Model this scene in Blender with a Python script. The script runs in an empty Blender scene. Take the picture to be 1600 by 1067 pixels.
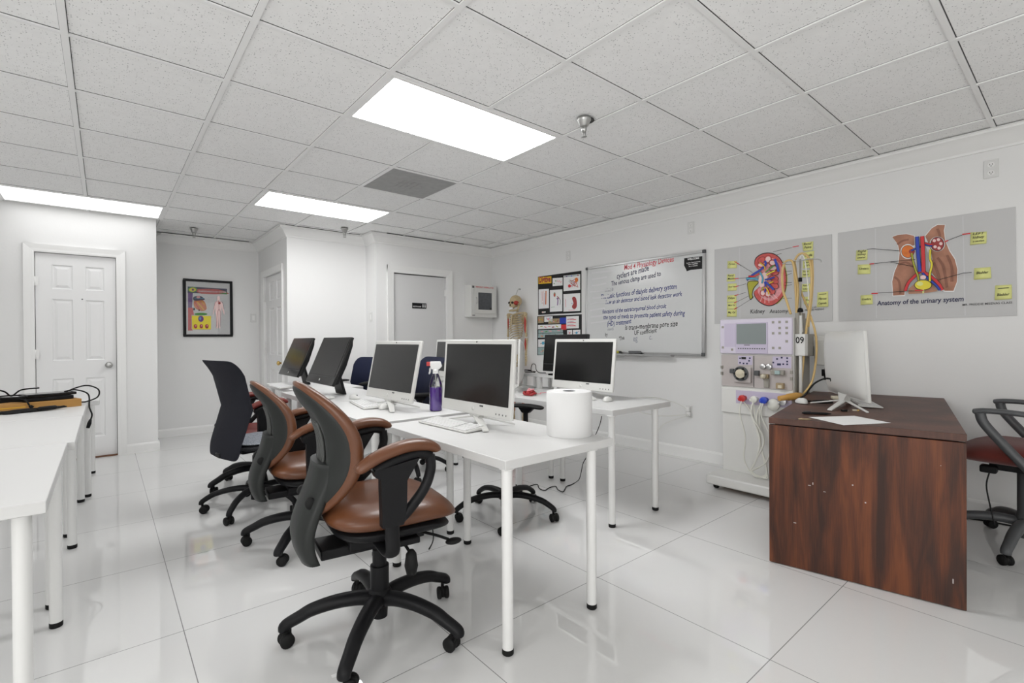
import bpy, bmesh, math, random
from mathutils import Vector, Matrix
random.seed(11)
SC = bpy.context.scene
COL = SC.collection
PI = math.pi
# ------------------------------------------------------------------ camera
H = 2.513                                   # ceiling height
CAM = Vector((-1.098, -2.228, 1.192))
FPX = 759.2                                 # focal length in pixels of a 1600 px wide frame
YAW, PITCH, ROLL = 0.698098, -0.005413, -0.006029
FW = Vector((math.sin(YAW)*math.cos(PITCH), math.cos(YAW)*math.cos(PITCH), math.sin(PITCH)))
RT = Vector((math.cos(YAW), -math.sin(YAW), 0))
UP = RT.cross(FW)
RT, UP = RT*math.cos(ROLL)+UP*math.sin(ROLL), UP*math.cos(ROLL)-RT*math.sin(ROLL)
cam_d = bpy.data.cameras.new('camera'); cam = bpy.data.objects.new('camera', cam_d); COL.objects.link(cam)
cam.matrix_world = Matrix(((RT.x, UP.x, -FW.x, CAM.x), (RT.y, UP.y, -FW.y, CAM.y), (RT.z, UP.z, -FW.z, CAM.z), (0, 0, 0, 1)))
cam_d.sensor_width = 36; cam_d.lens = FPX/1600*36; cam_d.clip_start = .02
SC.camera = cam
def at(u, v, axis, val):
    "the point of the plane x/y/z = val that the photograph shows at (u, v)"
    d = FW + RT*((u-800)/FPX) - UP*((v-533.5)/FPX)
    return CAM + d*((val-CAM[axis])/d[axis])
# ------------------------------------------------------------------ materials
def new_mat(name):
    m = bpy.data.materials.new(name); m.use_nodes = True
    nt = m.node_tree
    return m, nt, nt.nodes['Principled BSDF']
def pm(name, col, rough=.5, metal=0, spec=.5, coat=0, bump=None, var=None, emit=None, alpha=None, trans=0, ior=1.5, sheen=0):
    m, nt, b = new_mat(name)
    c = (*col, 1)
    b.inputs['Base Color'].default_value = c
    b.inputs['Roughness'].default_value = rough
    b.inputs['Metallic'].default_value = metal
    b.inputs['Specular IOR Level'].default_value = spec
    b.inputs['IOR'].default_value = ior
    b.inputs['Coat Weight'].default_value = coat
    b.inputs['Transmission Weight'].default_value = trans
    b.inputs['Sheen Weight'].default_value = sheen
    tc = nt.nodes.new('ShaderNodeTexCoord')
    if var:                                 # (scale, amount): gentle uneven colour
        n = nt.nodes.new('ShaderNodeTexNoise'); n.inputs['Scale'].default_value = var[0]; n.inputs['Detail'].default_value = 4
        nt.links.new(tc.outputs['Object'], n.inputs['Vector'])
        mx = nt.nodes.new('ShaderNodeMix'); mx.data_type = 'RGBA'
        k = var[1]
        mx.inputs['A'].default_value = (*[x*(1-k) for x in col], 1); mx.inputs['B'].default_value = (*[min(1, x*(1+k)) for x in col], 1)
        nt.links.new(n.outputs['Fac'], mx.inputs['Factor']); nt.links.new(mx.outputs['Result'], b.inputs['Base Color'])
    if bump:                                # (scale, strength, distance)
        n = nt.nodes.new('ShaderNodeTexNoise'); n.inputs['Scale'].default_value = bump[0]; n.inputs['Detail'].default_value = 3
        nt.links.new(tc.outputs['Object'], n.inputs['Vector'])
        bp = nt.nodes.new('ShaderNodeBump'); bp.inputs['Strength'].default_value = bump[1]; bp.inputs['Distance'].default_value = bump[2]
        nt.links.new(n.outputs['Fac'], bp.inputs['Height']); nt.links.new(bp.outputs['Normal'], b.inputs['Normal'])
    if emit:
        b.inputs['Emission Color'].default_value = c; b.inputs['Emission Strength'].default_value = emit
    return m
def math_node(nt, op, a, b=None, c=None):
    n = nt.nodes.new('ShaderNodeMath'); n.operation = op
    for i, v in enumerate((a, b, c)):
        if v is None: continue
        if isinstance(v, (int, float)): n.inputs[i].default_value = v
        else: nt.links.new(v, n.inputs[i])
    return n.outputs[0]
def mix_col(nt, fac, a, b):
    mx = nt.nodes.new('ShaderNodeMix'); mx.data_type = 'RGBA'
    for s, v in (('A', a), ('B', b)):
        if isinstance(v, tuple): mx.inputs[s].default_value = (*v, 1)
        else: nt.links.new(v, mx.inputs[s])
    nt.links.new(fac, mx.inputs['Factor'])
    return mx.outputs['Result']
TILE = .6096
def ceiling_mat():
    m, nt, b = new_mat('acoustic_tile')
    tc = nt.nodes.new('ShaderNodeTexCoord'); sx = nt.nodes.new('ShaderNodeSeparateXYZ')
    nt.links.new(tc.outputs['Object'], sx.inputs[0])
    fx = math_node(nt, 'FRACT', math_node(nt, 'ADD', math_node(nt, 'DIVIDE', sx.outputs[0], TILE), 40))
    fy = math_node(nt, 'FRACT', math_node(nt, 'ADD', math_node(nt, 'DIVIDE', sx.outputs[1], TILE), 40))
    # pin holes and fissures
    v = nt.nodes.new('ShaderNodeTexVoronoi'); v.inputs['Scale'].default_value = 105
    nt.links.new(tc.outputs['Object'], v.inputs['Vector'])
    n = nt.nodes.new('ShaderNodeTexNoise'); n.inputs['Scale'].default_value = 130; n.inputs['Detail'].default_value = 2
    nt.links.new(tc.outputs['Object'], n.inputs['Vector'])
    sep = nt.nodes.new('ShaderNodeSeparateColor'); nt.links.new(v.outputs['Color'], sep.inputs[0])
    rad = math_node(nt, 'MULTIPLY', math_node(nt, 'SUBTRACT', sep.outputs[0], .22), .40)
    hole = math_node(nt, 'LESS_THAN', math_node(nt, 'ADD', v.outputs['Distance'], math_node(nt, 'MULTIPLY', n.outputs['Fac'], .12)), math_node(nt, 'ADD', rad, .06))
    big = nt.nodes.new('ShaderNodeTexNoise'); big.inputs['Scale'].default_value = 26; big.inputs['Detail'].default_value = 5
    nt.links.new(tc.outputs['Object'], big.inputs['Vector'])
    base = mix_col(nt, big.outputs['Fac'], (.86, .86, .855), (.95, .95, .945))
    c1 = mix_col(nt, hole, base, (.46, .46, .46))
    nt.links.new(c1, b.inputs['Base Color'])
    b.inputs['Roughness'].default_value = .95; b.inputs['Specular IOR Level'].default_value = .1
    return m
FX0, FY0, FT = -.857, .170, .8175
def floor_mat():
    m, nt, b = new_mat('polished_porcelain')
    tc = nt.nodes.new('ShaderNodeTexCoord'); sx = nt.nodes.new('ShaderNodeSeparateXYZ')
    nt.links.new(tc.outputs['Object'], sx.inputs[0])
    def joint(o, o0):
        f = math_node(nt, 'FRACT', math_node(nt, 'ADD', math_node(nt, 'DIVIDE', math_node(nt, 'SUBTRACT', o, o0), FT), 20.5))
        return math_node(nt, 'LESS_THAN', math_node(nt, 'ABSOLUTE', math_node(nt, 'SUBTRACT', f, .5)), .0021)
    j = math_node(nt, 'MAXIMUM', joint(sx.outputs[0], FX0), joint(sx.outputs[1], FY0))
    n = nt.nodes.new('ShaderNodeTexNoise'); n.inputs['Scale'].default_value = 1.3; n.inputs['Detail'].default_value = 4
    nt.links.new(tc.outputs['Object'], n.inputs['Vector'])
    base = mix_col(nt, n.outputs['Fac'], (.70, .70, .695), (.75, .75, .745))
    nt.links.new(mix_col(nt, j, base, (.26, .26, .26)), b.inputs['Base Color'])
    n2 = nt.nodes.new('ShaderNodeTexNoise'); n2.inputs['Scale'].default_value = .9; n2.inputs['Detail'].default_value = 1
    nt.links.new(tc.outputs['Object'], n2.inputs['Vector'])
    bp = nt.nodes.new('ShaderNodeBump'); bp.inputs['Strength'].default_value = .06; bp.inputs['Distance'].default_value = .012
    nt.links.new(n2.outputs['Fac'], bp.inputs['Height']); nt.links.new(bp.outputs['Normal'], b.inputs['Normal'])
    b.inputs['Roughness'].default_value = .006; b.inputs['IOR'].default_value = 1.9
    return m
def wood_mat(name, dark, mid, light, sc=(3.2, 3.2, .55), rough=.32, spec=.4):
    m, nt, b = new_mat(name)
    tc = nt.nodes.new('ShaderNodeTexCoord')
    mp = nt.nodes.new('ShaderNodeMapping'); mp.inputs['Scale'].default_value = sc
    nt.links.new(tc.outputs['Object'], mp.inputs['Vector'])
    n = nt.nodes.new('ShaderNodeTexNoise'); n.inputs['Scale'].default_value = 2.2; n.inputs['Detail'].default_value = 6; n.inputs['Distortion'].default_value = .8
    nt.links.new(mp.outputs[0], n.inputs['Vector'])
    mp2 = nt.nodes.new('ShaderNodeMapping'); mp2.inputs['Scale'].default_value = (sc[0]*14, sc[1]*14, sc[2]*3)
    nt.links.new(tc.outputs['Object'], mp2.inputs['Vector'])
    n2 = nt.nodes.new('ShaderNodeTexNoise'); n2.inputs['Scale'].default_value = 4; n2.inputs['Detail'].default_value = 5
    nt.links.new(mp2.outputs[0], n2.inputs['Vector'])
    f = math_node(nt, 'ADD', math_node(nt, 'MULTIPLY', n.outputs['Fac'], .78), math_node(nt, 'MULTIPLY', n2.outputs['Fac'], .24))
    r = nt.nodes.new('ShaderNodeValToRGB'); nt.links.new(f, r.inputs[0])
    e = r.color_ramp.elements
    e[0].position = .38; e[0].color = (*dark, 1); e[1].position = .66; e[1].color = (*light, 1)
    k = e.new(.52); k.color = (*mid, 1)
    nt.links.new(r.outputs[0], b.inputs['Base Color'])
    b.inputs['Roughness'].default_value = rough; b.inputs['Specular IOR Level'].default_value = spec
    return m
def weave_mat(name, c1, c2, scale=260, rough=.85):
    m, nt, b = new_mat(name)
    tc = nt.nodes.new('ShaderNodeTexCoord')
    v = nt.nodes.new('ShaderNodeTexVoronoi'); v.inputs['Scale'].default_value = scale
    nt.links.new(tc.outputs['Object'], v.inputs['Vector'])
    nt.links.new(mix_col(nt, v.outputs['Distance'], c1, c2), b.inputs['Base Color'])
    b.inputs['Roughness'].default_value = rough; b.inputs['Specular IOR Level'].default_value = .2
    return m
M = {}
M['wall'] = pm('white_wall_paint', (.77, .77, .765), .55, spec=.3, bump=(55, .10, .004))
M['trim'] = pm('white_gloss_trim', (.82, .82, .81), .35)
M['door'] = pm('white_door_paint', (.80, .80, .80), .4, bump=(90, .04, .002))
M['flush_door'] = pm('grey_white_door_paint', (.66, .66, .66), .45)
M['ceiling'] = ceiling_mat(); M['floor'] = floor_mat()
M['tee'] = pm('white_steel_tee', (.86, .86, .855), .5)
M['gap'] = pm('dark_gap', (.06, .06, .06), .9)
LIT = {'A': 15.5, 'B': 11.5, 'C': 2.3}
for k in LIT: M['light'+k] = pm('lit_diffuser', (1, 1, 1), .5, emit=LIT[k])
M['vent'] = pm('grey_vent_board', (.36, .36, .355), .85, var=(18, .18), bump=(60, .2, .004))
M['white'] = pm('white_laminate', (.63, .63, .625), .38, bump=(70, .03, .001))
M['edge'] = pm('white_edge_band', (.74, .74, .74), .45)
M['leg'] = pm('white_powder_coat', (.74, .74, .73), .42)
M['black'] = pm('black_plastic', (.009, .009, .010), .45, spec=.18)
M['black_soft'] = pm('black_rubber', (.010, .010, .010), .6, spec=.18)
M['gloss_black'] = pm('gloss_black', (.012, .012, .012), .12)
M['shell'] = pm('charcoal_shell_plastic', (.020, .022, .021), .45, spec=.25)
M['shell_mid'] = pm('grey_shell_plastic', (.055, .058, .055), .4)
M['leather'] = pm('brown_leather', (.122, .044, .018), .36, spec=.4, bump=(120, .12, .002), var=(7, .28), coat=.08)
M['leather_red'] = pm('maroon_leather', (.17, .022, .016), .45, bump=(120, .1, .002), var=(8, .2))
M['fabric_red'] = pm('maroon_fabric', (.12, .016, .010), .9, bump=(300, .3, .002), sheen=.2)
M['mesh_char'] = weave_mat('charcoal_mesh_fabric', (.013, .013, .018), (.018, .019, .026))
M['mesh_navy'] = weave_mat('navy_fabric', (.008, .010, .026), (.012, .016, .042), 180)
M['fabric_black'] = weave_mat('black_tweed', (.008, .008, .010), (.05, .05, .055), 150)
M['fabric_grey'] = weave_mat('grey_tweed', (.12, .13, .15), (.36, .38, .42), 120)
M['grey_plastic'] = pm('dark_grey_plastic', (.075, .078, .082), .45)
M['chrome'] = pm('chrome', (.75, .75, .75), .18, metal=1)
M['steel'] = pm('brushed_steel', (.5, .5, .49), .32, metal=1)
M['brass'] = pm('brass', (.75, .52, .18), .22, metal=1)
M['pcwhite'] = pm('white_computer_plastic', (.62, .62, .60), .32)
M['pcsilver'] = pm('silver_white_plastic', (.62, .62, .60), .32)
M['screen'] = pm('dark_screen_glass', (.010, .010, .010), .16, spec=.6)
M['key'] = pm('white_keys', (.72, .72, .72), .5)
M['keygap'] = pm('key_gap_grey', (.42, .42, .42), .6)
M['paper'] = pm('white_paper', (.82, .82, .82), .8)
M['tissue'] = pm('white_tissue', (.73, .73, .73), .95, bump=(160, .25, .002))
M['ink'] = pm('black_ink', (.012, .012, .012), .7)
M['ink_blue'] = pm('blue_marker_ink', (.035, .05, .22), .6)
M['ink_red'] = pm('red_marker_ink', (.62, .07, .09), .6)
M['ink_faint'] = pm('faded_grey_marker', (.30, .31, .36), .6)
M['smudge'] = pm('marker_smudge', (.63, .63, .64), .4)
M['navy_ink'] = pm('navy_paint', (.02, .022, .075), .6)
M['board_grey'] = pm('pale_grey_poster_board', (.56, .56, .56), .75)
M['board_black'] = pm('black_foam_board', (.012, .012, .012), .8)
M['wbface'] = pm('whiteboard_enamel', (.64, .65, .65), .2, spec=.8)
M['alu'] = pm('aluminium_frame', (.55, .55, .55), .32, metal=.85)
M['note'] = pm('yellow_sticky_note', (.74, .75, .29), .8)
M['tan'] = pm('tan_skin_paint', (.42, .20, .13), .7, var=(14, .45))
M['tan_dark'] = pm('umber_paint', (.27, .12, .08), .7, var=(14, .4))
M['tan2'] = pm('peach_paint', (.50, .26, .17), .7, var=(12, .2))
M['red'] = pm('red_paint', (.62, .03, .035), .55)
M['kid_red'] = pm('kidney_red', (.60, .10, .09), .6, var=(40, .35))
M['pink'] = pm('pink_paint', (.78, .33, .36), .65, var=(60, .25))
M['palepink'] = pm('pale_pink_paint', (.85, .62, .60), .65)
M['blue'] = pm('blue_paint', (.02, .05, .42), .5)
M['lightblue'] = pm('light_blue_paint', (.10, .38, .55), .6)
M['yellow'] = pm('yellow_paint', (.78, .66, .05), .6)
M['olive'] = pm('olive_paint', (.42, .40, .04), .6)
M['orange'] = pm('orange_paint', (.70, .18, .03), .6, var=(40, .3))
M['amber'] = pm('amber_paint', (.80, .48, .02), .6)
M['green'] = pm('green_paint', (.08, .28, .06), .6)
M['purple'] = pm('purple_paint', (.13, .035, .22), .6)
M['teal'] = pm('grey_teal_print', (.32, .42, .42), .7, var=(50, .4))
M['brownish'] = pm('brown_print', (.35, .27, .16), .7, var=(50, .5))
M['darkred'] = pm('dark_red_print', (.34, .04, .04), .6)
M['lilac'] = pm('lilac_panel', (.52, .47, .60), .5)
M['lilac_lt'] = pm('pale_lilac_panel', (.62, .58, .68), .5)
M['mach'] = pm('off_white_enamel', (.70, .70, .68), .38)
M['mach_side'] = pm('warm_grey_enamel', (.30, .285, .25), .5)
M['mach_panel'] = pm('beige_pink_panel', (.47, .43, .42), .45, var=(20, .06))
M['lcd'] = pm('grey_lcd', (.22, .25, .25), .25)
M['beige'] = pm('beige_plastic', (.60, .55, .43), .5)
M['tube_amber'] = pm('amber_rubber_tube', (.60, .42, .17), .4)
M['tube_wood'] = pm('ochre_plastic', (.55, .30, .07), .45)
M['tube_clear'] = pm('milky_tube', (.72, .72, .66), .3)
M['red_cap'] = pm('red_plastic', (.50, .02, .02), .35)
M['headset_red'] = pm('dark_red_plastic', (.30, .012, .014), .45)
M['blue_cap'] = pm('blue_plastic', (.02, .06, .50), .35)
M['bone'] = pm('bone_plastic', (.50, .40, .24), .6, var=(40, .3))
M['muscle'] = pm('muscle_red_paint', (.42, .04, .03), .6, var=(60, .4))
M['socket'] = pm('dark_socket', (.03, .02, .015), .8)
M['cardboard'] = pm('brown_cardboard', (.42, .22, .06), .8, var=(16, .12))
M['wood'] = wood_mat('cherry_laminate', (.036, .015, .010), (.092, .030, .015), (.165, .052, .021), sc=(6.5, 6.5, .8), rough=.42, spec=.3)
M['wood_top'] = wood_mat('worn_cherry_top', (.055, .026, .019), (.085, .038, .027), (.14, .062, .042), (1.2, 1.2, 1.2), .5)
M['switch'] = pm('white_switch_plate', (.68, .68, .67), .4)
M['glass'] = pm('clear_glass', (1, 1, 1), .02, trans=1, ior=1.45)
def thin_glass(name, amt):
    m, nt, b = new_mat(name)
    o = nt.nodes['Material Output']; nt.nodes.remove(b)
    t = nt.nodes.new('ShaderNodeBsdfTransparent'); g = nt.nodes.new('ShaderNodeBsdfGlossy'); g.inputs['Roughness'].default_value = .02
    fr = nt.nodes.new('ShaderNodeFresnel'); fr.inputs[0].default_value = 1.5
    mx = nt.nodes.new('ShaderNodeMixShader'); nt.links.new(math_node(nt, 'MULTIPLY', fr.outputs[0], amt), mx.inputs[0])
    nt.links.new(t.outputs[0], mx.inputs[1]); nt.links.new(g.outputs[0], mx.inputs[2]); nt.links.new(mx.outputs[0], o.inputs[0])
    return m
M['pane'] = thin_glass('picture_glass', 1.0)
M['bottle_clear'] = thin_glass('clear_bottle_plastic', 1.6)
M['liquid'] = pm('purple_cleaner', (.13, .02, .46), .12, spec=.5, coat=.5)
M['spray_white'] = pm('white_trigger_plastic', (.80, .80, .80), .4)
M['rust'] = pm('rust_brown', (.16, .07, .035), .8)
M['darkglass'] = pm('smoked_window', (.085, .09, .10), .25, var=(30, .3))
# ------------------------------------------------------------------ mesh building
class MB:
    def __init__(self): self.v = []; self.f = []; self.m = []; self.s = []; self.mi = 0
    def add(self, vs, fs, smooth=False, mi=None):
        o = len(self.v); self.v += [Vector(p) for p in vs]
        for f in fs:
            self.f.append([i+o for i in f]); self.m.append(self.mi if mi is None else mi); self.s.append(smooth)
        return self
    def box(self, x0, x1, y0, y1, z0, z1, T=None, mi=None):
        vs = [Vector((x, y, z)) for z in (z0, z1) for x, y in ((x0, y0), (x1, y0), (x1, y1), (x0, y1))]
        if T: vs = [T @ p for p in vs]
        return self.add(vs, [(3, 2, 1, 0), (4, 5, 6, 7), (0, 1, 5, 4), (1, 2, 6, 5), (2, 3, 7, 6), (3, 0, 4, 7)], mi=mi)
    def cbox(self, c, s, T=None, mi=None):
        return self.box(c[0]-s[0]/2, c[0]+s[0]/2, c[1]-s[1]/2, c[1]+s[1]/2, c[2]-s[2]/2, c[2]+s[2]/2, T, mi)
    def tube(self, pts, r, n=10, caps=True, mi=None, flat=1.0, closed=False):
        pts = [Vector(p) for p in pts]; k = len(pts)
        rs = r if isinstance(r, (list, tuple)) else [r]*k
        vs = []; nrm = None
        for i, p in enumerate(pts):
            a = pts[(i-1) % k] if closed else pts[max(i-1, 0)]
            b = pts[(i+1) % k] if closed else pts[min(i+1, k-1)]
            t = (b-a)
            t = t.normalized() if t.length > 1e-9 else Vector((0, 0, 1))
            if nrm is None:
                nrm = t.cross(Vector((0, 0, 1)))
                if nrm.length < 1e-3: nrm = Vector((1, 0, 0))
            nrm = (nrm - t*nrm.dot(t)).normalized(); bn = t.cross(nrm)
            for j in range(n):
                a_ = 2*PI*j/n
                vs.append(p + (nrm*math.cos(a_) + bn*math.sin(a_)*flat)*rs[i])
        fs = []
        for i in range(k if closed else k-1):
            for j in range(n):
                i2 = (i+1) % k
                fs.append((i*n+j, i*n+(j+1) % n, i2*n+(j+1) % n, i2*n+j))
        self.add(vs, fs, True, mi)
        if caps and not closed:
            o = len(self.v)-len(vs)
            for ring, rev in ((0, True), (k-1, False)):
                idx = [o+ring*n+j for j in range(n)]
                self.f.append(idx[::-1] if rev else idx); self.m.append(self.mi if mi is None else mi); self.s.append(False)
        return self
    def lathe(self, prof, c=(0, 0, 0), n=24, axis='z', mi=None, T=None, caps=True):
        c = Vector(c); vs = []
        for r, z in prof:
            for j in range(n):
                a = 2*PI*j/n
                p = (r*math.cos(a), r*math.sin(a), z)
                if axis == 'x': p = (z, p[0], p[1])
                elif axis == 'y': p = (p[1], z, p[0])
                q = c+Vector(p)
                vs.append(T @ q if T else q)
        fs = [(i*n+j, i*n+(j+1) % n, (i+1)*n+(j+1) % n, (i+1)*n+j) for i in range(len(prof)-1) for j in range(n)]
        self.add(vs, fs, True, mi)
        o = len(self.v)-len(vs)
        for ring, rev in ((0, True), (len(prof)-1, False)):
            if caps and prof[ring][0] > 1e-5:
                idx = [o+ring*n+j for j in range(n)]
                self.f.append(idx[::-1] if rev else idx); self.m.append(self.mi if mi is None else mi); self.s.append(False)
        return self
    def ball(self, c, r, n=14, k=9, mi=None, T=None):
        r = r if isinstance(r, (list, tuple)) else (r, r, r)
        c = Vector(c); vs = []
        for i in range(k+1):
            th = PI*i/k
            for j in range(n):
                a = 2*PI*j/n
                q = Vector((r[0]*math.sin(th)*math.cos(a), r[1]*math.sin(th)*math.sin(a), r[2]*math.cos(th)))
                if T: q = T @ q
                vs.append(c+q)
        fs = [((i+1)*n+j, (i+1)*n+(j+1) % n, i*n+(j+1) % n, i*n+j) for i in range(k) for j in range(n)]
        return self.add(vs, fs, True, mi)
    def prism(self, poly, d, mi=None):
        "closed polygon of 3-D points extruded by vector d"
        n = len(poly); d = Vector(d); a = [Vector(p) for p in poly]; b = [p+d for p in a]
        self.add(a+b, [tuple(range(n)), tuple(range(2*n-1, n-1, -1))] + [(i, i+n, (i+1) % n+n, (i+1) % n) for i in range(n)], mi=mi)
        return self
    def poly(self, pts, mi=None): return self.add(pts, [tuple(range(len(pts)))], mi=mi)
    def grid(self, fn, nu, nv, mi=None, smooth=True, wrap=False):
        vs = [fn(i/(nu if wrap else nu-1), j/(nv-1)) for j in range(nv) for i in range(nu)]
        fs = []
        for j in range(nv-1):
            for i in range(nu if wrap else nu-1):
                i2 = (i+1) % nu
                fs.append((j*nu+i, j*nu+i2, (j+1)*nu+i2, (j+1)*nu+i))
        return self.add(vs, fs, smooth, mi)
    def disc_pad(self, front, back, rings=10, n=40, mi=None):
        "closed cushion: front(r, a) and back(r, a) give points that meet at r = 1"
        vs = []
        for fn in (front, back):
            vs.append(fn(0, 0))
            for i in range(1, rings+1):
                r = math.sin(PI/2*i/rings)
                vs += [fn(r, 2*PI*j/n) for j in range(n)]
        h = 1+rings*n; fs = []
        for s in (0, 1):
            o = s*h
            for j in range(n):
                t = (o, o+1+j, o+1+(j+1) % n)
                fs.append(t if s == 0 else t[::-1])
                for i in range(rings-1):
                    a, b_ = o+1+i*n, o+1+(i+1)*n
                    q = (a+j, b_+j, b_+(j+1) % n, a+(j+1) % n)
                    fs.append(q if s == 0 else q[::-1])
        a, b_ = 1+(rings-1)*n, h+1+(rings-1)*n
        for j in range(n): fs.append((a+j, b_+j, b_+(j+1) % n, a+(j+1) % n))
        return self.add(vs, fs, True, mi)
    def build(self, name, mat, parent=None, bevel=0, sub=0, smooth_angle=None, shift=None, seg=2):
        me = bpy.data.meshes.new(name)
        s = shift
        if s is None and parent is not None: s = ORIGIN.get(parent.name)
        vs = [p-s for p in self.v] if s is not None else self.v
        me.from_pydata([tuple(p) for p in vs], [], self.f)
        for i, m in enumerate(mat if isinstance(mat, (list, tuple)) else [mat]): me.materials.append(M[m] if isinstance(m, str) else m)
        for p, mi, sm in zip(me.polygons, self.m, self.s): p.material_index = mi; p.use_smooth = sm
        bm = bmesh.new(); bm.from_mesh(me)
        bmesh.ops.remove_doubles(bm, verts=bm.verts, dist=1e-6)
        bmesh.ops.recalc_face_normals(bm, faces=[f for f in bm.faces]) if self.recalc else None
        bm.to_mesh(me); bm.free()
        o = bpy.data.objects.new(name, me); COL.objects.link(o)
        if parent is not None:
            o.parent = parent
            ORIGIN[o.name] = ORIGIN.get(parent.name)
        if bevel:
            md = o.modifiers.new('soft_edge', 'BEVEL'); md.width = bevel; md.segments = seg; md.limit_method = 'ANGLE'; md.angle_limit = .6
            md.harden_normals = False
            for p in me.polygons: p.use_smooth = True
            me.set_sharp_from_angle(angle=.9)
        if sub:
            md = o.modifiers.new('smooth', 'SUBSURF'); md.levels = sub; md.render_levels = sub
        if smooth_angle:
            for p in me.polygons: p.use_smooth = True
            me.set_sharp_from_angle(angle=smooth_angle)
        return o
    recalc = True
ORIGIN = {}
def thing(name, label, cat, loc=(0, 0, 0), rotz=0, group=None, world=False):
    "an Empty at the thing's base; world=True: its parts are given in world coordinates"
    o = bpy.data.objects.new(name, None); COL.objects.link(o)
    o.location = loc; o.rotation_euler = (0, 0, rotz); o.empty_display_size = .05
    o['label'] = label; o['category'] = cat
    if group: o['group'] = group
    if world: ORIGIN[o.name] = Vector(loc)
    return o
def tag(o, label, cat, group=None):
    o['label'] = label; o['category'] = cat
    if group: o['group'] = group
    return o
def one(mb, name, mat, label, cat, loc, group=None, **k):
    "a thing that is a single mesh, its origin at loc"
    o = mb.build(name, mat, None, shift=Vector(loc), **k); o.location = loc
    return tag(o, label, cat, group)
def structure(mb, name, mat, parent=None, **k):
    o = mb.build(name, mat, parent, **k)
    if parent is None: o['kind'] = 'structure'
    return o
def copy_tree(o, parent=None):
    c = o.copy(); COL.objects.link(c); c.parent = parent
    for ch in list(o.children): copy_tree(ch, c)
    return c
def spline(pts, k=8, closed=False):
    pts = [Vector(p) for p in pts]; n = len(pts); out = []
    for i in range(n if closed else n-1):
        p0 = pts[(i-1) % n] if closed else pts[max(i-1, 0)]
        p1 = pts[i]; p2 = pts[(i+1) % n]
        p3 = pts[(i+2) % n] if closed else pts[min(i+2, n-1)]
        for j in range(k):
            t = j/k
            out.append(.5*((2*p1)+(p2-p0)*t+(2*p0-5*p1+4*p2-p3)*t*t+(3*p1-p0-3*p2+p3)*t**3))
    if not closed: out.append(pts[-1])
    return out
def spow(x, p): return math.copysign(abs(x)**p, x)
def text_into(mb, body, p0, p1, nrm, mi=0, bold=0, lift=.0012, shear=0, sy=1.0, jitter=0):
    "writes body along the line p0-p1 on a surface with outward normal nrm"
    cu = bpy.data.curves.new('writing', 'FONT'); cu.body = body; cu.size = 1; cu.offset = bold; cu.shear = shear; cu.resolution_u = 2
    ob = bpy.data.objects.new('writing', cu); COL.objects.link(ob)
    me = bpy.data.meshes.new_from_object(ob)
    bpy.data.objects.remove(ob); bpy.data.curves.remove(cu)
    if not len(me.vertices): return
    xs = [v.co.x for v in me.vertices]; x0, w = min(xs), max(xs)-min(xs)
    p0, p1, nrm = Vector(p0), Vector(p1), Vector(nrm)
    d = p1-p0; sc = d.length/max(w, 1e-6); d.normalize(); up = nrm.cross(d)
    vs = [p0 + d*((v.co.x-x0)*sc) + up*(v.co.y*sc*sy + (jitter*math.sin(v.co.x*2.3)+jitter*.6*math.sin(v.co.x*5.1))*sc) + nrm*lift for v in me.vertices]
    mb.add(vs, [tuple(p.vertices) for p in me.polygons], mi=mi)
    bpy.data.meshes.remove(me)
# ================================================================== THE ROOM
XR, YB, YA, YD, YP = 3.33, 3.50, 5.15, 4.33, 3.80     # right wall, door wall, alcove back, left door wall, pier wall
XA, XD, XP = .54, -.655, 1.50                         # alcove right side, left door wall end, pier end
XL, YF = -3.05, -5.6
b = MB(); b.box(XL-.1, XR+.1, YF-.1, YA+.1, -.06, 0); structure(b, 'floor', 'floor')
b = MB(); b.box(XL-.1, XR+.1, YF-.1, YA+.1, H+.008, H+.06); structure(b, 'ceiling', 'ceiling')
def plank_wall(name, along, pos, thick, a0, a1, hole=None):
    "wall in the plane x or y = pos, its room face at pos, body going by thick; hole = (a0, a1, top)"
    b = MB()
    def bx(p, q, z0, z1):
        lo, hi = min(pos, pos+thick), max(pos, pos+thick)
        if along == 'y': b.box(lo, hi, p, q, z0, z1)
        else: b.box(p, q, lo, hi, z0, z1)
    if hole:
        bx(a0, hole[0], 0, H+.008); bx(hole[1], a1, 0, H+.008); bx(hole[0], hole[1], hole[2], H+.008)
    else: bx(a0, a1, 0, H+.008)
    return structure(b, name, 'wall')
D1 = (-1.611, -.998, 2.065); D2 = (4.02, 4.86, 2.03); D3 = (1.74, 2.526, 2.05)
plank_wall('wall_right', 'y', XR, .1, YF, YB+.1)
plank_wall('wall_back', 'x', YB, .1, XP, XR, D3)
plank_wall('wall_pier_side', 'y', XP, .1, YB+.1, YP+.1)
plank_wall('wall_pier', 'x', YP, .1, XA+.1, XP)
plank_wall('wall_alcove_right', 'y', XA, .1, YP, YA, D2)
plank_wall('wall_alcove_back', 'x', YA, .1, XD-.1, XA+.1)
plank_wall('wall_alcove_left', 'y', XD, -.1, YD+.1, YA)
plank_wall('wall_left_back', 'x', YD, .1, XL, XD, D1)
plank_wall('wall_left', 'y', XL, -.1, YF, YD+.1)
plank_wall('wall_front', 'x', YF, -.1, XL, XR)
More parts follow.
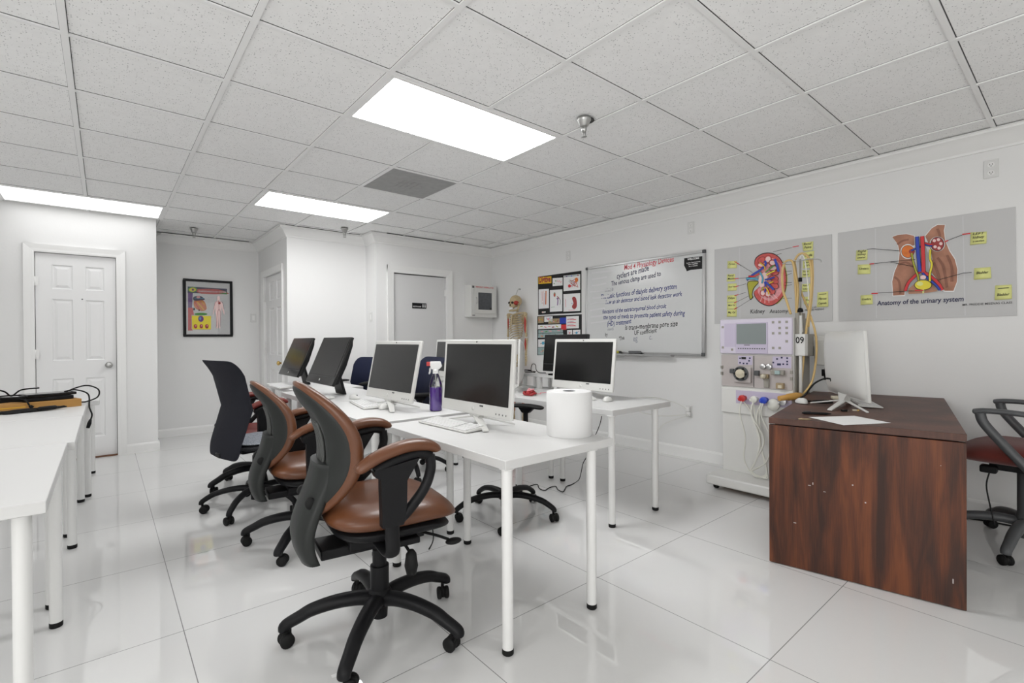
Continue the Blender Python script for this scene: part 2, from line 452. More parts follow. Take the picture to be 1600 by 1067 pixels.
# crown mouldings: a cove profile swept along each wall
def crown(name, p, q, n, mp, mq):
    "mp, mq: +1 where the end is mitred round an outside corner, -1 in an inside corner, 0 cut square"
    p, q, n = Vector((*p, 0)), Vector((*q, 0)), Vector((*n, 0)); d = (q-p).normalized()
    prof = [(0, -.115), (.012, -.115), (.014, -.100), (.030, -.085), (.052, -.050), (.078, -.026), (.092, -.020), (.094, -.006), (.104, -.004), (.104, 0), (0, 0)]
    A = [p-d*mp*a+n*a+Vector((0, 0, H+z)) for a, z in prof]; B = [q+d*mq*a+n*a+Vector((0, 0, H+z)) for a, z in prof]; m = len(prof)
    b = MB(); b.add(A+B, [tuple(range(m)), tuple(range(2*m-1, m-1, -1))]+[(i, i+m, (i+1) % m+m, (i+1) % m) for i in range(m)])
    return structure(b, name, 'trim', smooth_angle=.5)
crown('trim_1', (XR, YF), (XR, YB), (-1, 0), -1, -1); crown('trim_2', (XP, YB), (XR, YB), (0, -1), 1, -1)
crown('trim_3', (XP, YB), (XP, YP), (-1, 0), 1, -1); crown('trim_4', (XA, YP), (XP, YP), (0, -1), 1, -1)
crown('trim_5', (XA, YP), (XA, YA), (-1, 0), 1, -1); crown('trim_6', (XD, YA), (XA, YA), (0, -1), -1, -1)
def base(name, p, q, n, h=.10):
    p, q, n = Vector((*p, 0)), Vector((*q, 0)), Vector((*n, 0))
    b = MB(); b.prism([p+n*a+Vector((0, 0, z)) for a, z in [(0, 0), (.014, 0), (.014, h-.02), (.009, h-.006), (.004, h), (0, h)]], q-p)
    return structure(b, name, 'trim')
base('baseboard_right', (XR, YF), (XR, YB), (-1, 0), .11); base('baseboard_back', (XP, YB), (1.66, YB), (0, -1)); base('baseboard_back_end', (2.61, YB), (XR, YB), (0, -1))
base('baseboard_alcove', (XD, YA), (XA, YA), (0, -1)); base('baseboard_pier', (XA, YP), (XP, YP), (0, -1)); base('baseboard_left', (-.93, YD), (XD+.012, YD), (0, -1))
base('baseboard_left_end', (XD, YD-.012), (XD, YA), (1, 0)); base('baseboard_left_far', (XL, YD), (-1.69, YD), (0, -1))
# suspended ceiling: T bars with the dark reveal beside them
bars, gaps = MB(), MB()
def cuts(i, y0, y1):
    'the runs of a main tee between the lamps that break it'
    out = []
    for j in {1: (0, 4), -2: (6,)}.get(i, ()):
        out.append((y0, j*TILE)); y0 = (j+1)*TILE
    return [(a, min(c, y1)) for a, c in out+[(y0, y1)] if a < y1-.02]
for i in range(-5, 6):
    x = i*TILE
    y1 = YA if XD < x < XA else (YD if x <= XD else (YP if x < XP else YB))
    for ya, yb in cuts(i, YF, y1):
        bars.box(x-.013, x+.013, ya, yb, H, H+.012); gaps.box(x+.013, x+.0160, ya, yb, H+.007, H+.012); gaps.box(x-.0145, x-.013, ya, yb, H+.007, H+.012)
for j in range(-9, 9):
    y = j*TILE
    x0 = XL if y < YD else XD; x1 = XR if y < YB else (XP if y < YP else XA)
    bars.box(x0, x1, y-.012, y+.012, H+.0005, H+.012); gaps.box(x0, x1, y-.0160, y-.012, H+.0068, H+.012)
gaps.box(1.6, 2.75, YB-.112, YB-.106, H-.003, H+.006); gaps.box(-.62, .40, YA-.112, YA-.106, H-.002, H+.006); gaps.box(.5, 1.38, YP-.113, YP-.106, H-.002, H+.006)
structure(bars, 'ceiling_grid', 'tee'); structure(gaps, 'ceiling_reveal', 'gap')
# ------------------------------------------------------------------ doors
def panel_door(name, O, U, W, Hd, N, mat):
    "six raised panels; O the lower corner of the slab face, U along the width, N towards the room"
    O, U, N = Vector(O), Vector(U), Vector(N); Z = Vector((0, 0, 1))
    b = MB(); P = lambda u, z, d=0: O+U*u+Z*z+N*d
    k = W/.613
    cx = [(.118*k, .275*k), (.370*k, .520*k)]; cz = [(.20, .81), (.99, 1.60), (1.70, 1.94)]
    us = sorted({0, W, *[v for c in cx for v in c]}); zs = sorted({0, Hd, *[v for c in cz for v in c]})
    for i in range(len(us)-1):
        for j in range(len(zs)-1):
            u0, u1, z0, z1 = us[i], us[i+1], zs[j], zs[j+1]
            if (u0, u1) in cx and (z0, z1) in cz:
                rings = []
                for off, dep in ((0, 0), (.010, -.010), (.016, -.010), (.040, -.002)):
                    rings.append([P(u0+off, z0+off, dep), P(u1-off, z0+off, dep), P(u1-off, z1-off, dep), P(u0+off, z1-off, dep)])
                for a, c in zip(rings, rings[1:]):
                    for q in range(4): b.poly([a[q], a[(q+1) % 4], c[(q+1) % 4], c[q]])
                b.poly(rings[-1])
            else: b.poly([P(u0, z0), P(u1, z0), P(u1, z1), P(u0, z1)])
    for u, v in ((0, W), ):
        b.poly([P(u, 0), P(u, Hd), P(u, Hd, -.035), P(u, 0, -.035)]); b.poly([P(v, 0), P(v, Hd), P(v, Hd, -.035), P(v, 0, -.035)])
    b.poly([P(0, Hd), P(W, Hd), P(W, Hd, -.035), P(0, Hd, -.035)]); b.poly([P(0, 0), P(W, 0), P(W, 0, -.035), P(0, 0, -.035)])
    b.poly([P(0, 0, -.035), P(W, 0, -.035), P(W, Hd, -.035), P(0, Hd, -.035)])
    return structure(b, name, mat)
def casing(parent, O, U, N, W, Hd, w=.075):
    O, U, N = Vector(O), Vector(U), Vector(N); Z = Vector((0, 0, 1)); b = MB()
    prof = [(0, 0), (0, .010), (.012, .013), (.030, .014), (.052, .018), (w, .022), (w, 0)]    # from the opening outwards
    def path(f, s, e): b.prism([s+f*a+N*d for a, d in prof], e-s)
    path(-U, O, O+Z*(Hd+w)); path(U, O+U*W, O+U*W+Z*(Hd+w)); path(Z, O+Z*Hd-U*w, O+Z*Hd+U*(W+w))
    return b.build('door_casing', 'trim', parent)
def knob(parent, P, N, mat, r=.028):
    P, N = Vector(P), Vector(N); a = 'x' if abs(N.x) > .5 else 'y'; s = N.x+N.y
    b = MB(); b.lathe([(0, .0), (r*1.1, .0), (r*1.1, .006*s), (.012, .010*s), (.011, .03*s), (r*.8, .038*s), (r, .052*s), (r*.85, .064*s), (r*.4, .070*s), (0, .070*s)], P, 20, a)
    return b.build('door_knob', mat, parent)
def hinges(parent, pts, N, U):
    for p in pts:
        p = Vector(p); b = MB(); b.tube([p-Vector((0, 0, .045)), p+Vector((0, 0, .045))], .007, 8); b.cbox(p+Vector(U)*.012, (.03 if abs(U[0]) else .004, .004 if abs(U[0]) else .03, .088))
        b.build('hinge', 'trim', parent)
d = panel_door('door_1', (D1[0]+.004, YD+.025, .012), (1, 0, 0), D1[1]-D1[0]-.008, D1[2]-.016, (0, -1, 0), 'door')
casing(d, (D1[0], YD, 0), (1, 0, 0), (0, -1, 0), D1[1]-D1[0], D1[2]); knob(d, (D1[1]-.065, YD+.025, .945), (0, -1, 0), 'steel')
hinges(d, [(D1[0]+.002, YD-.003, 1.78), (D1[0]+.002, YD-.003, 1.07), (D1[0]+.002, YD-.003, .28)], (0, -1, 0), (1, 0, 0))
b = MB(); b.box(D1[0], D1[1], YD-.012, YD+.06, 0, .011); b.build('threshold', 'rust', d)
b = MB(); b.box(D1[0]-.02, D1[1]+.02, YD+.075, YD+.085, 0, 2.1); b.build('door_shadow_board', 'gap', d)
b = MB(); b.lathe([(0, 0), (.006, 0), (.006, -.004), (0, -.005)], (D1[0]+.345, YD+.024, 1.62), 10, 'y'); b.build('door_viewer', 'grey_plastic', d)
d = panel_door('door_2', (XA+.025, D2[1]-.004, .01), (0, -1, 0), D2[1]-D2[0]-.008, D2[2]-.014, (-1, 0, 0), 'door')
casing(d, (XA, D2[1], 0), (0, -1, 0), (-1, 0, 0), D2[1]-D2[0], D2[2]); knob(d, (XA+.025, D2[0]+.07, .915), (-1, 0, 0), 'brass')
hinges(d, [(XA-.003, D2[1]-.002, 1.75), (XA-.003, D2[1]-.002, 1.05)], (-1, 0, 0), (0, -1, 0))
b = MB(); b.box(XA+.075, XA+.085, D2[0]-.02, D2[1]+.02, 0, 2.06); b.build('door_shadow_board', 'gap', d)
b = MB(); b.box(D3[0]+.018, D3[1]-.006, YB+.02, YB+.06, .01, D3[2]-.012); d = structure(b, 'door_3', 'flush_door')
casing(d, (D3[0], YB, 0), (1, 0, 0), (0, -1, 0), D3[1]-D3[0], D3[2], .09); hinges(d, [(D3[1]-.004, YB-.003, 1.83), (D3[1]-.004, YB-.003, .3)], (0, -1, 0), (-1, 0, 0))
b = MB(); b.box(D3[0]-.02, D3[1]+.02, YB+.08, YB+.09, 0, 2.08); b.build('door_shadow_board', 'gap', d)
# ------------------------------------------------------------------ ceiling lights, vent, sprinklers
def troffer(i, j, label, key):
    x0, x1, y0, y1 = i*TILE+.013, (i+2)*TILE-.013, j*TILE+.012, (j+1)*TILE-.012
    t = thing('ceiling_light', label, 'ceiling light', ((x0+x1)/2, (y0+y1)/2, H), group='recessed ceiling lights', world=True)
    f = MB(); w = .022
    f.box(x0, x1, y0, y0+w, H-.001, H+.006); f.box(x0, x1, y1-w, y1, H-.001, H+.006); f.box(x0, x0+w, y0+w, y1-w, H-.001, H+.006); f.box(x1-w, x1, y0+w, y1-w, H-.001, H+.006)
    f.build('light_frame', 'tee', t)
    d = MB(); d.box(x0+w, x1-w, y0+w, y1-w, H+.002, H+.006); d.build('diffuser', 'light'+key, t)
troffer(0, 0, 'large lit ceiling panel nearest the bare sprinkler, over the long white table', 'A')
troffer(0, 4, 'lit ceiling panel next to the grey vent, near the back pier wall', 'B')
troffer(-3, 6, 'lit ceiling panel tight against the wall above the six-panel door with steel knob', 'C')
x0, x1, y0, y1 = TILE+.016, 2*TILE-.016, 2*TILE+.016, 3*TILE-.016
t = thing('ceiling_vent', 'square grey return-air board set in the white tile ceiling', 'vent', ((x0+x1)/2, (y0+y1)/2, H), world=True)
b = MB(); b.box(x0, x1, y0, y1, H+.001, H+.007); b.build('vent_board', 'vent', t)
b = MB()
for k in range(4):
    b.box(x0+.20+.045*k, x0+.222+.045*k, y0+.20, y1-.20, H-.002, H+.001)
b.box(x0+.18, x1-.18, y0+.27, y0+.285, H-.003, H+.001); b.build('vent_slat', 'vent', t)
def sprinkler(p, label, hole=False):
    t = thing('sprinkler', label, 'sprinkler', p, group='ceiling sprinklers', world=True); p = Vector(p)
    b = MB(); b.lathe([(.0, 0), (.042, 0), (.042, -.012), (.036, -.020), (.026, -.045), (.020, -.050), (0, -.050)], p, 18); b.build('escutcheon', 'steel', t)
    b = MB(); b.lathe([(0, -.049), (.017, -.05), (.017, -.07), (.012, -.078), (.008, -.085), (0, -.086)], p, 12); b.build('sprinkler_body', 'steel', t)
    b = MB(); b.tube([p+Vector((-.013, 0, -.075)), p+Vector((-.014, 0, -.095)), p+Vector((0, 0, -.108))], .003, 6); b.tube([p+Vector((.013, 0, -.075)), p+Vector((.014, 0, -.095)), p+Vector((0, 0, -.108))], .003, 6)
    b.tube([p+Vector((0, 0, -.08)), p+Vector((0, 0, -.105))], .002, 6); b.build('frame_arm', 'steel', t)
    b = MB(); b.lathe([(0, -.106), (.017, -.107), (.017, -.110), (0, -.110)], p, 14); b.build('deflector', 'steel', t)
    if hole: b = MB(); b.lathe([(0, -.0004), (.05, -.0004), (.05, -.0012), (0, -.0012)], p+Vector((.03, .01, 0)), 18); b.build('tile_hole', 'gap', t)
sprinkler((1.12, -.27, H), 'ceiling sprinkler beside the largest lit panel, with a dark gap around it', True)
sprinkler((-.28, 4.55, H), 'ceiling sprinkler in the alcove above the framed heart poster')
sprinkler((1.09, 3.45, H), 'ceiling sprinkler by the crown moulding of the pier wall')
# ------------------------------------------------------------------ plates on the walls
def plate(name, P, N, label, cat, kind, group=None, w=.072, h=.118):
    P, N = Vector(P), Vector(N); U = Vector((0, 0, 1)).cross(N); Z = Vector((0, 0, 1))
    t = thing(name, label, cat, P, group=group, world=True)
    b = MB(); b.prism([P-U*w/2-Z*h/2, P+U*w/2-Z*h/2, P+U*w/2+Z*h/2, P-U*w/2+Z*h/2], N*.006); b.build('cover_plate', 'switch', t, bevel=.003)
    if kind == 'outlet':
        for s in (-1, 1):
            c = P+Z*s*.026+N*.006
            b = MB(); b.prism([c+U*.017*math.cos(a)*1.0+Z*.016*math.sin(a) for a in [2*PI*k/16 for k in range(16)]], N*.0015); f = b.build('socket', 'trim', t)
            b = MB()
            for du, hh in ((-.006, .005), (.006, .004)):
                q = c+U*du+Z*.003+N*.0015; b.prism([q-U*.0014-Z*hh, q+U*.0014-Z*hh, q+U*.0014+Z*hh, q-U*.0014+Z*hh], N*.0006)
            q = c-Z*.008+N*.0015; b.prism([q+U*.003*math.cos(a)+Z*.003*math.sin(a) for a in [2*PI*k/8 for k in range(8)]], N*.0006); b.build('slot', 'ink', f)
    elif kind == 'switch':
        c = P+N*.006; b = MB(); b.prism([c-U*.016-Z*.033, c+U*.016-Z*.033, c+U*.016+Z*.033+N*.001, c-U*.016+Z*.033+N*.001], N*.003); b.build('rocker', 'trim', t, bevel=.001)
    return t
plate('wall_outlet', (XR, 1.95, 2.22), (-1, 0, 0), 'white outlet high on the wall above the black picture boards', 'outlet', 'outlet', 'outlets high on the wall')
plate('wall_outlet', (XR, .30, 2.272), (-1, 0, 0), 'white outlet high on the wall above the whiteboard corner', 'outlet', 'outlet', 'outlets high on the wall')
plate('wall_outlet', (XR, -1.81, 2.278), (-1, 0, 0), 'white outlet high on the wall above the urinary system poster', 'outlet', 'outlet', 'outlets high on the wall')
lo = plate('wall_outlet', (XR, .327, .465), (-1, 0, 0), 'white outlet low on the wall with white adapters plugged in', 'outlet', 'outlet')
plate('light_switch', (XP, 3.645, 1.48), (-1, 0, 0), 'white rocker switch on the narrow side of the pier wall', 'switch', 'switch')
plate('light_switch', (.47, YA, 1.50), (0, -1, 0), 'white switch in the alcove corner beside the brass-knobbed door', 'switch', 'switch')
ad = thing('power_adapter', 'small white charger plugged into the low wall outlet, thin cords trailing from it', 'charger', (XR-.03, .327, .48), world=True)
b = MB(); b.box(XR-.040, XR-.008, .305, .349, .470, .512); b.box(XR-.034, XR-.008, .300, .340, .425, .458); b.build('charger_block', 'trim', ad, bevel=.004)
b = MB(); b.tube(spline([(XR-.04, .33, .49), (XR-.10, .42, .55), (XR-.25, .55, .60), (2.75, .60, .62), (2.2, .55, .66)]), .0028, 6)
b.tube(spline([(XR-.035, .32, .44), (XR-.12, .50, .41), (XR-.3, .62, .44), (2.7, .72, .55), (2.2, .66, .67)]), .0028, 6)
b.tube(spline([(XR-.035, .31, .43), (XR-.03, .60, .30), (XR-.03, .72, .12)]), .0025, 6); b.build('charger_cord', 'tube_clear', ad)
# restroom sign on the flush door
s0 = Vector((2.012, YB+.019, 1.605)); t = thing('restroom_sign', 'small black sign with white lettering on the flush grey door', 'sign', s0+Vector((.1, 0, .035)), world=True)
b = MB(); b.box(2.012, 2.222, YB+.015, YB+.0195, 1.603, 1.676); b.build('sign_plate', 'black', t)
b = MB(); text_into(b, 'RESTROOM', (2.022, YB+.015, 1.620), (2.140, YB+.015, 1.620), (0, -1, 0), bold=.01)
for cx in (2.170, 2.200):
    b.prism([Vector((cx+.006*math.cos(a), YB+.0145, 1.660+.006*math.sin(a))) for a in [2*PI*k/10 for k in range(10)]], (0, -.0008, 0))
    b.prism([(cx-.007, YB+.0145, 1.650), (cx+.007, YB+.0145, 1.650), (cx+.008, YB+.0145, 1.632), (cx+.004, YB+.0145, 1.615), (cx-.004, YB+.0145, 1.615), (cx-.008, YB+.0145, 1.632)], (0, -.0008, 0))
b.build('lettering', 'paper', t)
# ================================================================== THINGS ON THE WALLS
NX = Vector((-1, 0, 0)); NY = Vector((0, -1, 0))
class Art:
    "flat paint on a board: shapes stacked a hair's breadth apart, points traced on the board's plane"
    def __init__(self, axis, val, ox=0, oy=0, sc=1.0, step=.0005, start=.0006):
        self.ax, self.val, self.ox, self.oy, self.sc = axis, val, ox, oy, sc; self.mb = MB(); self.mats = []; self.k = start; self.step = step; self.wk = 1
        self.n = NX if axis == 0 else NY
    def pt(self, u, v): return at(self.ox+u/self.sc, self.oy+v/self.sc, self.ax, self.val)
    def mi(self, m):
        if m not in self.mats: self.mats.append(m)
        return self.mats.index(m)
    def shape(self, pts, m, smooth=0):
        P = [self.pt(*p) for p in pts]
        if smooth: P = spline(P, smooth, closed=True)
        c = sum(P, Vector())/len(P)
        self.mb.add([p+self.n*self.k for p in P], [tuple(range(len(P)))], mi=self.mi(m)); self.k += self.step
        return self
    def stroke(self, pts, w, m, smooth=0):
        w = w*self.wk
        P = [self.pt(*p) for p in pts]
        if smooth: P = spline(P, smooth)
        L, R = [], []
        ws = w if isinstance(w, (list, tuple)) else None
        for i, p in enumerate(P):
            t = (P[min(i+1, len(P)-1)]-P[max(i-1, 0)])
            t = t.normalized() if t.length > 1e-9 else Vector((0, 0, 1))
            s = self.n.cross(t); ww = (ws[0]+(ws[1]-ws[0])*i/(len(P)-1)) if ws else w
            L.append(p+s*ww/2+self.n*self.k); R.append(p-s*ww/2+self.n*self.k)
        for i in range(len(P)-1): self.mb.add([L[i], R[i], R[i+1], L[i+1]], [(0, 1, 2, 3)], mi=self.mi(m))
        self.k += self.step
        return self
    def oval(self, c, ru, rv, m, rot=0, n=20):
        cr, sr = math.cos(rot), math.sin(rot)
        return self.shape([(c[0]+ru*math.cos(2*PI*i/n)*cr-rv*math.sin(2*PI*i/n)*sr, c[1]+ru*math.cos(2*PI*i/n)*sr+rv*math.sin(2*PI*i/n)*cr) for i in range(n)], m)
    def text(self, body, a, b, m, **k):
        text_into(self.mb, body, self.pt(*a)+self.n*self.k, self.pt(*b)+self.n*self.k, self.n, mi=self.mi(m), lift=0, **k); self.k += self.step*.2
        return self
    def build(self, name, parent=None, **k):
        self.mb.recalc = False
        o = self.mb.build(name, self.mats, parent, **k)
        return o
def flat_board(b, axis, val, px, thick):
    P = [at(u, v, axis, val) for u, v in px]
    b.prism(P, (NX if axis == 0 else NY)*thick); return P
def scribble(a, c0, c1, m, body='note', **k): a.text(body, c0, c1, m, **k)
def sticky(axis, val, px, lines, label, group, ox, oy, sc, tilt=.006):
    "one square paper note, its lower edge lifting off the board"
    n = NX if axis == 0 else NY
    P = [at(ox+u/sc, oy+v/sc, axis, val) for u, v in px]           # TL TR BR BL
    c = sum(P, Vector())/4
    t = thing('sticky_note', label, 'note', c, group=group, world=True)
    b = MB(); k = 5; vs = []
    for i in range(k+1):
        f = i/k; l = P[0].lerp(P[3], f)+n*(.0008+tilt*f*f); r = P[1].lerp(P[2], f)+n*(.0008+tilt*f*f*.8)
        vs += [l, r, l+n*.0005, r+n*.0005]
    fs = []
    for i in range(k):
        o = i*4; fs += [(o, o+1, o+5, o+4), (o+2, o+6, o+7, o+3), (o, o+4, o+6, o+2), (o+1, o+3, o+7, o+5)]
    fs += [(0, 2, 3, 1), (4*k, 4*k+1, 4*k+3, 4*k+2)]
    b.add(vs, fs, True); b.build('note_paper', 'note', t)
    b = MB(); b.recalc = False
    m = len(lines)
    for i, s in enumerate(lines):
        f = (i+.72)/(m+.35); L = P[0].lerp(P[3], f); R = P[1].lerp(P[2], f)
        text_into(b, s, L.lerp(R, .14)+n*(.002+tilt*f*f), L.lerp(R, .86)+n*(.002+tilt*f*f), n, bold=.012, shear=.2, sy=min(1.3, .20*len(s)))
    b.build('lettering', 'ink', t)
    return t
def quad(x0, y0, x1, y1): return [(x0, y0), (x1, y0), (x1, y1), (x0, y1)]
# ------------------------------------------------------------------ urinary system poster
V = XR-.008
t = thing('anatomy_poster', 'grey hand-painted poster of the urinary system with a brown torso', 'poster', at(1450, 420, 0, XR), world=True)
b = MB(); flat_board(b, 0, XR-.0002, [(1310, 364), (1587, 323), (1589, 493), (1311, 502)], .007); b.build('poster_board', 'board_grey', t)
a = Art(0, V, 1300, 320, 5.333); a.wk = 2.3
a.stroke([(362, 198), (370, 940)], .002, 'smudge'); a.stroke([(1090, 95), (1110, 920)], .002, 'smudge')
a.shape([(500, 265), (540, 250), (620, 240), (690, 255), (692, 330), (720, 560), (700, 600), (640, 660), (612, 720), (610, 760), (505, 762), (496, 640), (515, 560), (550, 480), (558, 400), (545, 330)], 'paper')
a.shape([(770, 262), (830, 190), (880, 160), (948, 165), (938, 215), (950, 300), (985, 380), (1030, 450), (1052, 540), (1048, 640), (1018, 725), (930, 725), (850, 600), (810, 540), (800, 400), (765, 300)], 'paper')
a.shape([(503, 268), (545, 252), (620, 244), (684, 258), (688, 335), (668, 345), (668, 420), (715, 560), (690, 590), (640, 640), (606, 718), (604, 752), (510, 756), (503, 640), (522, 560), (556, 480), (564, 400), (550, 330)], 'tan')
a.shape([(778, 262), (832, 196), (880, 168), (942, 168), (932, 215), (944, 300), (978, 385), (1024, 455), (1046, 540), (1042, 640), (1012, 716), (940, 716), (900, 650), (850, 590), (826, 560), (838, 480), (830, 400), (800, 310)], 'tan')
for p in ([(545, 330), (590, 300), (640, 290)], [(520, 600), (560, 640), (570, 740)], [(560, 500), (620, 480), (680, 520)], [(880, 200), (900, 260), (880, 290)], [(960, 420), (1000, 520), (1000, 640)], [(880, 440), (930, 520), (960, 690)], [(850, 480), (880, 560), (900, 630)]): a.stroke(p, .006, 'tan_dark', 5)
a.shape([(640, 700), (700, 650), (760, 660), (760, 738), (640, 742)], 'tan2'); a.shape([(775, 690), (830, 650), (880, 720), (770, 736)], 'tan2')
a.oval((635, 390), 62, 62, 'paper'); a.oval((635, 390), 55, 54, 'ink'); a.oval((636, 390), 52, 51, 'orange'); a.oval((668, 390), 26, 20, 'darkred')
a.oval((880, 328), 64, 62, 'paper'); a.oval((880, 328), 58, 60, 'ink'); a.oval((880, 328), 53, 55, 'darkred')
for c in ((855, 300), (890, 292), (910, 325), (895, 362), (862, 352)): a.oval(c, 14, 13, 'palepink')
a.stroke([(715, 265), (722, 400), (738, 565)], .0085, 'paper'); a.stroke([(760, 262), (766, 400), (770, 570)], .0095, 'paper')
a.stroke([(738, 545), (690, 600), (640, 660), (618, 725)], .0062, 'paper', 4); a.stroke([(770, 550), (830, 600), (890, 660), (925, 715)], .0062, 'paper', 4)
def dbl(pts, w, m, s=0): a.stroke(pts, w+.0022, 'ink', s); a.stroke(pts, w, m, s)
dbl([(745, 350), (690, 372), (664, 384)], .004, 'blue'); dbl([(752, 330), (800, 340), (840, 345)], .0035, 'blue'); dbl([(775, 320), (820, 332), (845, 330)], .004, 'red')
dbl([(740, 555), (690, 600), (640, 655), (615, 720)], .0034*2, 'red', 4); dbl([(768, 560), (830, 600), (890, 655), (925, 712)], .0034*2, 'red', 4)
dbl([(758, 568), (810, 620), (870, 668), (905, 712)], .0045, 'blue', 4)
dbl([(714, 268), (722, 400), (738, 560)], .0075, 'blue'); dbl([(758, 265), (765, 400), (770, 565)], .0085, 'red')
dbl([(670, 405), (684, 480), (705, 550), (722, 590), (728, 640)], .004, 'olive', 5); dbl([(826, 375), (824, 450), (838, 500), (822, 580), (822, 640)], .0045, 'yellow', 5)
a.oval((766, 606), 24, 18, 'palepink'); a.oval((766, 670), 74, 43, 'ink'); a.oval((766, 670), 69, 39, 'yellow'); a.oval((740, 660), 26, 17, 'note')
a.stroke([(766, 706), (768, 740)], .004, 'note')
for p in ([(300, 374), (350, 369), (570, 387)], [(330, 496), (490, 478), (700, 460)], [(490, 478), (690, 518)], [(340, 740), (620, 722), (770, 716)], [(1150, 246), (1090, 256), (945, 312)], [(1170, 566), (1100, 572), (905, 625)]): a.stroke(p, .0016, 'ink')
for p in ([(1092, 251), (1160, 243)], [(338, 741), (392, 739)], [(322, 497), (360, 493)], [(945, 314), (975, 302)], [(700, 716), (770, 714)]): a.stroke(p, .0035, 'red')
a.build('painting', t)
a = Art(0, V, 1300, 320, 5.333, start=.001)
a.text('Anatomy of the urinary system', (375, 838), (1098, 802), 'navy_ink', bold=.02, shear=.1, sy=1.25); a.text('MR. FREDDIE MISENAS CLASS', (1088, 842), (1502, 822), 'ink', bold=.005, sy=1.1)
a.build('lettering', t)
G = 'yellow notes on the anatomy posters'
for px, ln, lb in (
    ([(203, 380), (298, 375), (296, 458), (199, 465)], ['Right', 'kidney', 'exterior'], 'yellow note reading Right kidney exterior on the torso poster'),
    ([(215, 500), (320, 494), (321, 576), (216, 580)], ['Ureters'], 'yellow note reading Ureters on the torso poster'),
    ([(238, 755), (338, 748), (341, 828), (240, 834)], ['Urethra'], 'yellow note reading Urethra at the lower left of the torso poster'),
    ([(1155, 230), (1290, 222), (1288, 322), (1152, 336)], ['LEFT', 'kidney', 'x-section'], 'yellow note reading Left kidney on the torso poster'),
    ([(1185, 528), (1322, 518), (1328, 612), (1183, 626)], ['Bladder'], 'yellow note reading Bladder at the end of the drawn line on the torso poster'),
    ([(1360, 672), (1498, 664), (1500, 784), (1356, 794)], ['', 'Bladder'], 'yellow note with bold writing above the class name on the torso poster')):
    sticky(0, V, px, [s for s in ln if s] if ln[0] else ['-', ln[1]], lb, G, 1300, 320, 5.333)
# ------------------------------------------------------------------ kidney poster
t = thing('anatomy_poster', 'grey hand-painted poster of a kidney cross-section behind the dialysis machine', 'poster', at(1210, 440, 0, XR), world=True)
b = MB(); flat_board(b, 0, XR-.0002, [(1117, 390), (1300, 366), (1301, 502), (1117, 506)], .007); b.build('poster_board', 'board_grey', t)
a = Art(0, V, 1100, 370, 7.114); a.wk = 1.9
a.stroke([(395, 125), (400, 900)], .0025, 'smudge')
kid = [(560, 300), (575, 235), (635, 190), (710, 174), (790, 190), (850, 240), (893, 320), (917, 420), (917, 540), (893, 640), (835, 720), (760, 767), (690, 767), (615, 728), (566, 668), (556, 615), (600, 570), (650, 520), (655, 450), (640, 395), (590, 350)]
a.shape([(485, 500), (590, 490), (610, 510), (560, 570), (540, 640), (550, 670), (512, 700), (490, 600)], 'ink', 3); a.shape([(490, 506), (585, 496), (600, 512), (550, 570), (532, 640), (540, 664), (515, 690), (497, 600)], 'olive', 3)
a.shape([(880, 260), (925, 420), (920, 560), (880, 680), (800, 750), (860, 600), (890, 430)], 'olive', 3)
a.shape(kid, 'ink', 4)
c = (735, 470)
a.shape([(c[0]+(u-c[0])*.965, c[1]+(v-c[1])*.965) for u, v in kid], 'kid_red', 4)
a.shape([(c[0]+8+(u-c[0])*.80, c[1]+(v-c[1])*.80) for u, v in kid], 'pink', 4)
for cu, cv, ru, rv, r in ((645, 260, 42, 30, -.4), (715, 250, 34, 40, .4), (765, 290, 36, 30, .2), (635, 315, 34, 22, .1), (775, 350, 46, 26, -.2), (790, 400, 44, 24, 0), (785, 460, 46, 26, .2), (790, 540, 44, 30, .5), (760, 600, 40, 30, .9), (720, 635, 34, 32, 1.4), (665, 625, 28, 34, .2), (800, 500, 34, 18, .1)):
    a.oval((cu, cv), ru+7, rv+7, 'ink' if ru > 35 else 'darkred', r); a.oval((cu, cv), ru+2, rv+2, 'kid_red', r); a.oval((cu, cv), ru*.8, rv*.8, 'palepink' if cv % 20 else 'kid_red', r)
for q in ((700, 610, 790, 690), (660, 660, 640, 720), (730, 665, 735, 735), (780, 640, 830, 690), (690, 660, 690, 740)): a.stroke([q[:2], q[2:]], .0022, 'palepink')
a.shape([(640, 420), (700, 400), (720, 440), (700, 520), (660, 560), (640, 560), (620, 500)], 'palepink', 4)
for p, w, m in (([(490, 485), (560, 420), (640, 370), (700, 310), (690, 270)], .008, 'blue'), ([(690, 500), (740, 540), (790, 590)], .008, 'blue'), ([(690, 500), (700, 570), (690, 620)], .006, 'blue'), ([(690, 480), (740, 470), (800, 450)], .006, 'blue'),
    ([(800, 250), (830, 330), (845, 390)], .009, 'blue'), ([(510, 440), (580, 440), (650, 400)], .006, 'red'), ([(485, 470), (560, 465), (620, 480)], .007, 'lightblue'), ([(640, 400), (670, 460), (660, 520)], .006, 'lightblue'), ([(700, 400), (760, 350), (800, 320)], .005, 'green'),
    ([(710, 430), (760, 400), (810, 380)], .005, 'yellow'), ([(700, 560), (730, 600), (740, 640)], .005, 'amber'), ([(740, 520), (790, 500)], .005, 'amber'), ([(680, 560), (660, 600)], .005, 'olive'), ([(700, 380), (690, 330), (640, 290)], .004, 'amber')):
    a.stroke(p, w+.0016, 'ink', 4); a.stroke(p, w, m, 4)
